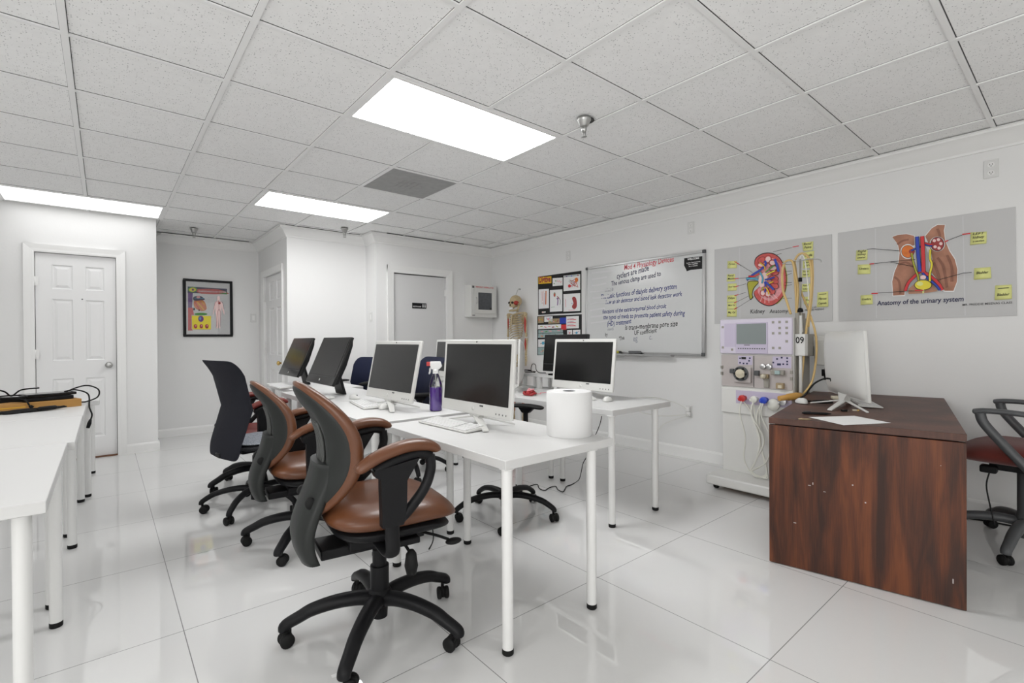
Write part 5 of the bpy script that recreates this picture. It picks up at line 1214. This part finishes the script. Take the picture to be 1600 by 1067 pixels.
for k in range(4): b.tube(spline([bl(.02+(.11+.01*k)*math.cos(a)+.01*k, (.055+.006*k)*math.sin(a), .006+.010*k+.004*math.sin(3*a+k)) for a in [2*PI*i/9 for i in range(9)]], 4, closed=True), .005, 7, closed=True)
b.tube(spline([bl(-.12, -.02, .02), bl(-.13, -.02, .075), bl(-.06, -.02, .10), bl(.02, .0, .075), bl(.06, .02, .04), bl(.11, .03, .075), bl(.20, .04, .080)], 7), .005, 7)
b.tube(spline([bl(-.06, -.06, .02), bl(-.09, -.112, .01), bl(-.10, -.125, -.030), bl(-.08, -.16, -.050)], 7), .005, 7); b.tube(spline([bl(.08, -.05, .02), bl(.10, -.108, .012), bl(.115, -.115, -.02), bl(.13, -.118, -.035)], 7), [.005]*15+[.010]*7, 7); b.build('cable_loop', 'black_soft', t)
t = thing('coiled_cable', 'black power cord tied in a flat bundle in front of the cardboard box', 'cable', bl(.10, -.19, -.056), world=True)
b = MB(); bz = -.050
for k in range(7):
    L = .125+.009*k; o = .005*(k-3)
    b.tube(spline([bl(.10-L, -.175+o, bz+.005*(k % 3)), bl(.10-L*.6, -.205+o, bz+.004*(k % 4)), bl(.10, -.195-o, bz+.006*(k % 2)), bl(.10+L*.6, -.205+o, bz+.003), bl(.10+L, -.178, bz+.008+.002*(k % 3)), bl(.10+L*.6, -.150-o, bz+.004), bl(.10, -.162, bz+.012), bl(.10-L*.6, -.148-o, bz+.007)], 5, closed=True), .0055, 6, closed=True)
b.build('cord_bundle', 'black_soft', t)
b = MB(); p0, p1 = bl(.13, -.205, bz+.012), bl(.23, -.195, bz+.012); b.tube([p0, p0.lerp(p1, .1), p0.lerp(p1, .9), p1], [.008, .013, .013, .008], 8); b.build('adapter_brick', 'black', t)
# ------------------------------------------------------------------ cords on the floor
def fl(u, v, z=.004): return at(u, v, 2, z)
t = thing('floor_cable', 'thin black cord zigzagging across the floor behind the paper roll table', 'cord', fl(860, 761), world=True)
pts = [fl(800, 763)]+[fl(*q) for q in ((815, 761), (827, 759.5), (839, 756.5), (843, 763), (851, 766), (858, 762), (868, 759.5), (872, 765), (880, 768), (885, 760), (893, 757))]
g = fl(904, 750); pts += [g, at(908, 738, 0, g.x), at(911, 724, 0, g.x-.02), at(918, 711, 0, g.x-.04), at(926, 690, 0, g.x-.06), at(937, 664, 0, g.x-.08), at(940, 650, 0, g.x-.08)]
b = MB(); b.tube(spline(pts, 5), .0035, 6); b.build('cord_run', 'black_soft', t)
t = thing('floor_cable', 'black cord drooping below the second middle table with an adapter on the floor', 'cord', (.6, .7, 0), world=True)
b = MB(); b.tube(spline([(.52, .42, .70), (.50, .48, .55), (.49, .50, .35), (.46, .44, .12), (.40, .30, .01), (.30, .18, .005)], 7), .0035, 6); b.build('cord_run', 'black_soft', t)
b = MB(); b.tube([(.493, .50, .42), (.488, .495, .32)], .012, 8); b.build('adapter_brick', 'black', t)
t = thing('floor_cable', 'black cord trailing on the floor under the cherry desk', 'cord', (2.9, -1.3, 0), world=True)
b = MB(); b.tube(spline([(2.55, -1.45, .005), (2.75, -1.32, .006), (2.95, -1.35, .02), (3.05, -1.50, .035), (3.12, -1.58, .006), (3.22, -1.75, .005), (3.25, -2.1, .005)], 7), .005, 6); b.build('cord_run', 'black_soft', t)
b = MB(); b.box(3.0, 3.10, -1.60, -1.50, .001, .035); b.build('adapter_brick', 'black', t, bevel=.004)
# ================================================================== DIALYSIS MACHINE
MX, MY0, MY1 = 2.78, -.820, -.276           # front face, right edge, left edge as seen
t = thing('dialysis_machine', 'tall off-white dialysis machine numbered 09 with lilac control panel', 'machine', (2.95, -.55, 0), world=True)
def mb(x0, x1, y0, y1, z0, z1, name, mat, parent=t, bevel=.004, **k):
    b = MB(); b.box(x0, x1, y0, y1, z0, z1); return b.build(name, mat, parent, bevel=bevel, **k)
mb(2.55, 3.16, -.872, -.262, .038, .112, 'base_plinth', 'mach', bevel=.012)
for x, y in ((2.62, -.315), (2.62, -.82), (3.10, -.315), (3.10, -.82)):
    b = MB(); b.lathe([(0, -.014), (.026, -.014), (.026, .014), (0, .014)], (x, y, .026), 18, 'y'); b.tube([(x, y, .026), (x, y, .040)], .012, 8); b.build('caster', 'black_soft', t)
mb(2.62, 3.10, -.84, -.30, .028, .038, 'under_tray', 'cardboard')
mb(MX+.012, 3.10, MY0+.004, MY1-.004, .112, .60, 'lower_cabinet', 'mach')
b = MB(); b.box(MX+.006, 3.10, MY0, MY1, .60, 1.34); body = b.build('upper_cabinet', 'mach', t, bevel=.005)
mb(MX+.03, 3.09, MY0-.006, MY0+.002, .62, 1.335, 'side_cover', 'mach_side', t)
mb(MX-.006, MX+.006, MY0+.004, MY1-.004, .585, .785, 'connector_drawer', 'mach', t)
# control panel with screen
cp = mb(MX-.014, MX+.006, MY0, MY1+.004, 1.062, 1.338, 'control_panel', 'lilac_lt', t, .008)
yy = lambda f: MY1+(MY0-MY1)*f              # 0 at the left edge as seen
zz = lambda f: 1.338-.276*f
mb(MX-.0155, MX-.013, yy(.23), yy(.065), zz(.80), zz(.12), 'panel_field', 'lilac', cp, 0)
mb(MX-.018, MX-.013, yy(.685), yy(.235), zz(.985), zz(.11), 'screen_surround', 'lilac', cp, .002)
mb(MX-.0195, MX-.017, yy(.665), yy(.25), zz(.72), zz(.14), 'screen', 'lcd', cp, 0)
b = MB()
for i in range(12): b.box(MX-.0195, MX-.0175, yy(.27+.033*i)-.010, yy(.27+.033*i), zz(.86), zz(.83))
b.box(MX-.020, MX-.0175, yy(.44), yy(.36), zz(.755), zz(.735)); b.build('soft_key', 'grey_plastic', cp)
b = MB(); b.recalc = False
for (fu, fv) in ((.755, .12), (.84, .12), (.93, .12), (.84, .28), (.93, .28), (.755, .42), (.84, .42), (.93, .42), (.93, .64), (.755, .82), (.84, .82), (.19, .45), (.19, .52), (.04, .22), (.04, .82), (.18, .88)):
    b.box(MX-.0150, MX-.0138, yy(fu)-.009, yy(fu)+.009, zz(fv)-.009, zz(fv)+.009)
b.build('button', 'mach_side', cp)
# pump bay
pb = mb(MX-.004, MX+.006, MY0+.004, MY1-.004, .80, 1.052, 'pump_panel', 'mach_panel', t, .002)
pz = lambda f: 1.052-.252*f
mb(MX-.006, MX-.003, yy(.49), yy(.48), .805, 1.048, 'panel_seam', 'grey_plastic', pb, 0)
mb(MX-.006, MX-.003, yy(.465), yy(.26), pz(.30), pz(.02), 'pump_display', 'lilac', pb, 0)
mb(MX-.0075, MX-.005, yy(.375), yy(.31), pz(.13), pz(.06), 'digit_window', 'ink', pb, 0)
mb(MX-.006, MX-.003, yy(.98), yy(.74), pz(.36), pz(.02), 'air_detector_display', 'lilac', pb, 0)
b = MB()
for fu, fv in ((.29, .1), (.29, .24), (.34, .26), (.39, .26), (.43, .09), (.42, .17), (.80, .09), (.75, .2), (.86, .05), (.93, .06), (.88, .24), (.93, .24), (.93, .16)): b.box(MX-.0075, MX-.005, yy(fu)-.006, yy(fu)+.006, pz(fv)-.006, pz(fv)+.006)
b.box(MX-.0075, MX-.005, yy(.85), yy(.80), pz(.28), pz(.22)); b.build('status_dot', 'navy_ink', pb)
mb(MX-.030, MX-.003, yy(.46), yy(.22), pz(.86), pz(.36), 'pump_housing', 'mach_panel', pb, .006)
b = MB(); pc = (MX-.031, yy(.325), pz(.575)); b.lathe([(0, 0), (.058, 0), (.058, -.012), (.046, -.014), (.044, -.008), (0, -.008)], pc, 30, 'x'); b.build('pump_ring', 'grey_plastic', pb, smooth_angle=.6)
b = MB(); b.lathe([(0, -.008), (.036, -.008), (.036, -.022), (.026, -.026), (0, -.026)], pc, 24, 'x'); b.box(pc[0]-.034, pc[0]-.024, pc[1]-.028, pc[1]+.028, pc[2]-.006, pc[2]+.006); b.build('pump_rotor', 'beige', pb, smooth_angle=.6)
b = MB()
for a in range(6): b.lathe([(0, -.010), (.008, -.010), (.008, -.024), (0, -.024)], (pc[0], pc[1]+.043*math.cos(a*PI/3), pc[2]+.043*math.sin(a*PI/3)), 10, 'x')
b.build('pump_roller', 'ink', pb)
b = MB()
for fu, fv in ((.62, .33), (.70, .33)): b.lathe([(0, 0), (.022, 0), (.020, -.022), (.012, -.026), (0, -.026)], (MX-.004, yy(fu), pz(fv)), 16, 'x')
b.build('pressure_port', 'alu', pb, smooth_angle=.6)
mb(MX-.03, MX-.003, yy(.57), yy(.51), pz(.62), pz(.46), 'line_clip', 'grey_plastic', pb); mb(MX-.028, MX-.003, yy(.21), yy(.15), pz(.58), pz(.44), 'line_clip', 'grey_plastic', pb)
mb(MX-.035, MX-.003, yy(.905), yy(.73), pz(.56), pz(.42), 'air_detector', 'mach_side', pb); mb(MX-.042, MX-.034, yy(.86), yy(.79), pz(.55), pz(.43), 'detector_window', 'teal', pb)
mb(MX-.040, MX-.003, yy(.70), yy(.60), pz(.68), pz(.56), 'heparin_clamp', 'brownish', pb); mb(MX-.020, MX-.003, yy(.70), yy(.63), pz(.97), pz(.68), 'syringe_slot', 'mach_side', pb)
b = MB(); b.lathe([(0, 0), (.020, 0), (.016, -.03), (0, -.032)], (MX-.040, yy(.65), pz(.62)), 14, 'x'); b.build('clamp_knob', 'beige', pb)
mb(MX-.036, MX-.003, yy(.90), yy(.80), pz(.97), pz(.80), 'venous_clamp', 'brownish', pb); mb(MX-.040, MX-.034, yy(.88), yy(.83), pz(.95), pz(.86), 'clamp_button', 'beige', pb)
b = MB()
for fu, fv in ((.02, .4), (.02, .6), (.985, .47), (.985, .66)): b.box(MX-.016, MX-.003, yy(fu)-.008, yy(fu)+.008, pz(fv)-.012, pz(fv)+.012)
b.build('tube_guide', 'mach_side', pb)
# connectors with red, blue and clear caps
sp_ = mb(MX-.009, MX-.005, yy(.99), yy(.23), .668, .772, 'connector_strip', 'lilac', t, 0)
for fu, m, nm in ((.355, 'red_cap', 'red_connector'), (.52, 'tube_clear', 'clear_connector'), (.655, 'blue_cap', 'blue_connector'), (.90, 'alu', 'steel_connector')):
    b = MB(); y = yy(fu); b.lathe([(0, 0), (.020, 0), (.020, -.03), (.026, -.032), (.026, -.050), (.012, -.056), (0, -.056)], (MX-.009, y, .715), 16, 'x'); b.tube([(MX-.045, y, .715), (MX-.055, y+.030, .703)], .011, 8); b.build(nm, m, sp_, smooth_angle=.7)
b = MB(); b.lathe([(0, 0), (.046, 0), (.044, -.012), (0, -.012)], (MX-.028, yy(.77), .685), 22, 'x'); b.build('clear_cup', 'tube_clear', sp_)
b = MB(); X = MX-.055
for s, e, w in ((.355, .36, .0), (.52, .50, .02), (.52, .60, .05), (.655, .62, .03)):
    b.tube(spline([(X, yy(s), .700), (X-.015, yy(s)+.01, .60), (X-.01, yy(s)-.03-w, .42), (X-.01, yy(s)-.02, .25), (X-.02, yy(.5), .150+w*.3), (X-.01, yy(.60)-w, .128), (X-.005, yy(.70), .18), (X, yy(.62), .36), (X+.01, yy(.5)-w, .58), (X+.02, yy(e), .69)], 7), .0055, 8)
b.build('hanging_tube', 'tube_clear', t)
# pole, clamp with number plate, hung line set
py, px_ = MY0-.030, MX+.055
b = MB(); b.tube([(px_, py, .60), (px_, py, 1.352)], .012, 12); b.build('pole_sleeve', 'mach', t); 
b = MB(); b.tube([(px_, py, 1.35), (px_, py, 1.765)], .007, 10); b.build('drip_pole', 'mach_side', t)
b = MB(); b.lathe([(0, 1.375), (.019, 1.375), (.019, 1.39), (.013, 1.405), (0, 1.41)], (px_, py, 0), 16); b.lathe([(0, 1.60), (.013, 1.60), (.013, 1.63), (0, 1.63)], (px_, py, 0), 12); b.build('pole_cap', 'black', t)
b = MB(); b.tube(spline([(px_-.01, py+.12, 1.745), (px_, py+.06, 1.76), (px_, py, 1.755), (px_, py-.06, 1.76), (px_-.01, py-.13, 1.745), (px_-.01, py-.14, 1.725)], 6), .004, 8); b.build('hook_bar', 'steel', t)
b = MB(); b.box(px_-.028, px_+.03, py-.040, py+.028, 1.055, 1.215); cl = b.build('number_plate', 'mach', t, bevel=.004)
nb = at(1231, 530, 0, px_-.0285); b = MB(); b.recalc = False; text_into(b, '09', (px_-.0285, py+.022, 1.148), (px_-.0285, py-.034, 1.148), NX, bold=.02, sy=1.15); b.build('lettering', 'ink', cl)
mb(px_+.03, px_+.20, py-.03, MY0+.002, 1.05, 1.215, 'clamp_block', 'mach_side', t); mb(px_-.02, px_+.11, py+.004, MY0, 1.215, 1.372, 'side_sleeve', 'mach_side', t)
mb(px_+.16, px_+.30, py-.115, py-.035, .98, 1.17, 'bottle_holder', 'pcsilver', t, .01); mb(px_+.165, px_+.28, py-.125, py-.030, 1.12, 1.20, 'holder_rim', 'mach', t, .006)
b = MB(); q = (px_+.19, py-.10, .90); b.lathe([(0, 0), (.022, 0), (.022, .05), (0, .05)], q, 14); b.tube([(q[0], q[1], .95), (q[0]+.01, q[1], 1.0)], .003, 6); b.tube([(q[0], q[1], .90), (q[0], q[1], .872)], .007, 8); b.build('hanging_sensor', 'black', t)
def line(pts, r, mat, nm='blood_line'):
    b = MB(); b.tube(spline(pts, 8), r, 9); b.build(nm, mat, t)
PX = lambda u, v, dx=0: at(1100+u/7.114, 370+v/7.114, 0, px_+dx)
line([PX(965, 860), PX(920, 720), PX(880, 600), PX(868, 450), PX(880, 340), PX(910, 275), PX(950, 262), PX(985, 280), PX(1010, 380, .01), PX(1045, 560, .02), PX(1040, 720, .02), PX(1030, 860, .02)], .0085, 'tube_amber')
line([PX(1030, 860, .02), PX(1020, 600, .03), PX(1005, 380, .03), PX(1010, 270, .03), PX(1045, 205, .03), PX(1090, 185, .03), PX(1140, 205, .03), PX(1175, 270, .03), PX(1195, 400, .03), PX(1190, 600, .03), PX(1170, 800, .03), PX(1140, 1000, .03), PX(1110, 1300, .03), PX(1080, 1620, .02), PX(1050, 1770, .01)], .0085, 'tube_amber')
line([PX(1010, 300, .05), PX(1040, 500, .05), PX(1090, 640, .05), PX(1140, 760, .05), PX(1190, 900, .05), PX(1240, 1080, .06), PX(1250, 1300, .06), PX(1215, 1560, .05), PX(1150, 1690, .03), PX(1070, 1770, .02)], .0075, 'tube_amber')
line([PX(1200, 240, .04), PX(1210, 420, .04), PX(1200, 640, .04), PX(1175, 860, .04), PX(1160, 1000, .05)], .0075, 'tube_amber')
line([PX(1070, 500, .02), PX(1055, 380, .02), PX(1062, 260, .02), PX(1090, 200, .02), PX(1120, 260, .02), PX(1140, 400, .02), PX(1160, 600, .02), PX(1165, 700, .02)], .004, 'tube_clear')
line([PX(1070, 500, .02), PX(1080, 800, .03), PX(1095, 1060, .03)], .004, 'tube_clear')
b = MB(); c0, c1 = PX(835, 1796, -.19), PX(1075, 1764, -.03); b.tube([c0, c0.lerp(c1, .35), c0.lerp(c1, .4), c0.lerp(c1, .8), c1], [.018, .020, .026, .026, .022], 14); b.build('wand_handle', 'tube_wood', t)
# ================================================================== SKELETON ON THE WALL
t = thing('skeleton_model', 'painted teaching skeleton hanging on the wall from a hook', 'skeleton', (3.20, 2.80, 0), world=True)
SX, SY = 3.20, 2.79
def bone(b, p, q, r, k=1.5): 
    p, q = Vector(p), Vector(q); b.tube([p, p.lerp(q, .08), p.lerp(q, .2), p.lerp(q, .8), p.lerp(q, .92), q], [r*.9, r*k, r, r, r*k, r*.9], 8)
b = MB()
b.ball((SX, SY+.02, 1.705), (.092, .072, .082), 18, 12); b.ball((SX-.055, SY+.02, 1.655), (.045, .055, .055), 14, 10); b.tube([(SX-.05, SY-.045, 1.66), (SX-.01, SY-.075, 1.665)], .010, 8); b.tube([(SX-.05, SY+.085, 1.66), (SX-.01, SY+.11, 1.665)], .010, 8); b.build('skull', 'bone', t)
b = MB()
for dy in (-.012, .050): b.ball((SX-.088, SY+dy, 1.680), (.018, .018, .017))
b.ball((SX-.100, SY+.018, 1.648), (.010, .009, .013)); b.build('eye_socket', 'socket', t)
b = MB(); b.ball((SX-.050, SY-.050, 1.675), (.045, .018, .030)); b.build('jaw_muscle', 'muscle', t)
b = MB(); b.tube(spline([(SX, SY-.045, 1.645), (SX-.02, SY-.042, 1.59), (SX-.075, SY-.02, 1.572), (SX-.095, SY+.02, 1.572), (SX-.075, SY+.06, 1.572), (SX-.02, SY+.08, 1.59), (SX, SY+.085, 1.645)], 5), .013, 8); b.build('jaw', 'bone', t)
b = MB()
for k in range(10): b.box(SX-.097, SX-.085, SY-.012+.007*k-.003, SY-.012+.007*k+.003, 1.588, 1.618)
b.build('tooth_row', 'paper', t)
b = MB()
for k in range(22):
    f = k/21; z = 1.60-.64*f; b.lathe([(0, -.012), (.019, -.012), (.014, 0), (.019, .010), (0, .010)], (SX+.02-.03*math.sin(f*6), SY, z), 10)
b.build('spine', 'bone', t)
b = MB()
for k in range(10):
    z = 1.50-.032*k; w = .075+.045*math.sin(PI*(k+2)/12); d = .085+.03*math.sin(PI*(k+1)/11)
    for s in (-1, 1): b.tube(spline([(SX+.03, SY, z+.03), (SX+.03, SY+s*w*.8, z+.02), (SX-.01, SY+s*w, z), (SX-.06, SY+s*w*.75, z-.018), (SX-d*.9, SY+s*.022, z-.020)], 4), .0055, 6)
b.tube([(SX-.085, SY, 1.50), (SX-.108, SY, 1.38), (SX-.100, SY, 1.28)], [.018, .014, .008], 8, flat=.5); b.build('ribcage', 'bone', t)
b = MB(); 
for s in (-1, 1): b.tube(spline([(SX-.075, SY, 1.515), (SX-.05, SY+s*.09, 1.535), (SX, SY+s*.165, 1.540)], 5), .009, 8); b.ball((SX+.03, SY+s*.11, 1.46), (.012, .05, .07))
b.build('shoulder_girdle', 'bone', t)
for s in (-1, 1):
    Y = SY+s*.185; b = MB(); b.ball((SX, Y-s*.01, 1.52), .028); bone(b, (SX, Y, 1.51), (SX, Y+s*.004, 1.215), .012); bone(b, (SX, Y+s*.004, 1.20), (SX-.01, Y, .97), .008, 1.6); bone(b, (SX+.012, Y+s*.014, 1.20), (SX-.002, Y+s*.010, .97), .007, 1.4)
    for k in range(5): b.tube([(SX-.005, Y-.02+.010*k, .955), (SX-.012, Y-.026+.013*k, .90), (SX-.02, Y-.028+.014*k, .83)], [.005, .0045, .003], 6)
    b.ball((SX-.004, Y, .955), (.014, .025, .018)); am = b.build('arm', 'bone', t)
    b = MB()
    if s < 0: b.tube([(SX-.004, Y+.004, 1.51), (SX-.006, Y+.006, 1.42), (SX-.004, Y+.005, 1.30), (SX, Y, 1.23)], [.010, .018, .015, .006], 10); b.tube([(SX-.01, Y, 1.20), (SX-.012, Y, 1.12), (SX-.01, Y, 1.03)], [.007, .014, .005], 8)
    else: b.tube([(SX-.004, Y-.004, 1.50), (SX-.006, Y-.010, 1.42), (SX-.004, Y-.005, 1.33)], [.006, .011, .005], 8)
    b.build('painted_muscle', 'muscle', am)
b = MB()
for s in (-1, 1):
    b.tube(spline([(SX+.03, SY+s*.02, .96), (SX+.01, SY+s*.10, .985), (SX-.03, SY+s*.125, .94), (SX-.05, SY+s*.09, .88), (SX-.05, SY+s*.02, .85), (SX-.01, SY+s*.05, .82), (SX+.02, SY+s*.08, .88)], 5), .014, 8)
b.ball((SX+.03, SY, .92), (.02, .045, .06)); b.build('pelvis', 'bone', t)
for s in (-1, 1):
    b = MB(); Y = SY+s*.095; b.ball((SX, Y-s*.01, .885), .024); bone(b, (SX, Y+s*.02, .87), (SX-.005, SY+s*.075, .475), .015, 1.7); bone(b, (SX-.005, SY+s*.072, .455), (SX, SY+s*.075, .10), .013, 1.6); bone(b, (SX+.02, SY+s*.10, .44), (SX+.012, SY+s*.10, .10), .006, 1.5); b.ball((SX-.03, SY+s*.075, .47), (.016, .02, .022))
    b.ball((SX+.02, SY+s*.078, .075), (.03, .022, .025)); b.tube([(SX, SY+s*.078, .075), (SX-.06, SY+s*.085, .055), (SX-.13, SY+s*.09, .040)], [.022, .024, .012], 8, flat=.7); lg = b.build('leg', 'bone', t)
    b = MB(); b.tube([(SX+.005, SY+s*.10, .83), (SX, SY+s*.095, .68), (SX, SY+s*.08, .52)], [.014, .028, .008], 8); b.tube([(SX+.02, SY+s*.08, .43), (SX+.025, SY+s*.085, .34), (SX+.02, SY+s*.08, .2)], [.010, .026, .006], 8); b.build('painted_muscle', 'muscle', lg)
b = MB(); b.tube([(XR-.001, 2.865, 1.882), (XR-.022, 2.865, 1.880)], .010, 10); b.tube(spline([(XR-.02, 2.865, 1.882), (XR-.05, 2.85, 1.875), (XR-.10, 2.82, 1.83), (SX, SY+.02, 1.785)], 5), .0035, 6); b.build('wall_hook', 'steel', t)
# ================================================================== LIGHT
def area(name, loc, rot, sx, sy, power, col=(1, 1, 1)):
    l = bpy.data.lights.new(name, 'AREA'); l.shape = 'RECTANGLE'; l.size = sx; l.size_y = sy; l.energy = power; l.color = col
    o = bpy.data.objects.new(name, l); COL.objects.link(o); o.location = loc; o.rotation_euler = rot
    return o
def lamp(i, j, power):                       # unseen fill lamps added at ceiling height to brighten the room
    if power: area('unseen_fill_lamp', ((i+1)*TILE, (j+.5)*TILE, H-.004), (0, 0, 0), 1.17, .56, power)
PW = {'L1': 17, 'L2': 12, 'L3': 0, 'W': 18, 'W2': 60}
lamp(-5, 2, PW['L1']); lamp(-5, -2, PW['L2']); lamp(-2, -6, PW['L3'])
# unseen fill lights added at the front and left walls, no windows built
if PW['W']: area('front_fill_light', (-.4, YF+.02, 1.45), (math.radians(90), 0, 0), 4.2, 1.9, PW['W'], (1, .99, .97))
if PW['W2']: area('side_fill_light', (XL+.02, -3.2, 1.45), (math.radians(90), 0, math.radians(-90)), 2.6, 1.7, PW['W2'], (1, .99, .97))
w = bpy.data.worlds.new('world'); SC.world = w; w.use_nodes = True
w.node_tree.nodes['Background'].inputs[0].default_value = (1, 1, 1, 1); w.node_tree.nodes['Background'].inputs[1].default_value = .3
SC.view_settings.view_transform = 'Standard'; SC.view_settings.look = 'None'; SC.view_settings.gamma = 1
SC.view_settings.use_curve_mapping = False; SC.view_settings.exposure = 0.1
cy = SC.cycles
cy.max_bounces = 10; cy.diffuse_bounces = 6; cy.glossy_bounces = 5; cy.transmission_bounces = 8; cy.transparent_max_bounces = 12
cy.use_adaptive_sampling = False; cy.use_denoising = True; cy.sample_clamp_indirect = 6; cy.caustics_reflective = False; cy.caustics_refractive = False
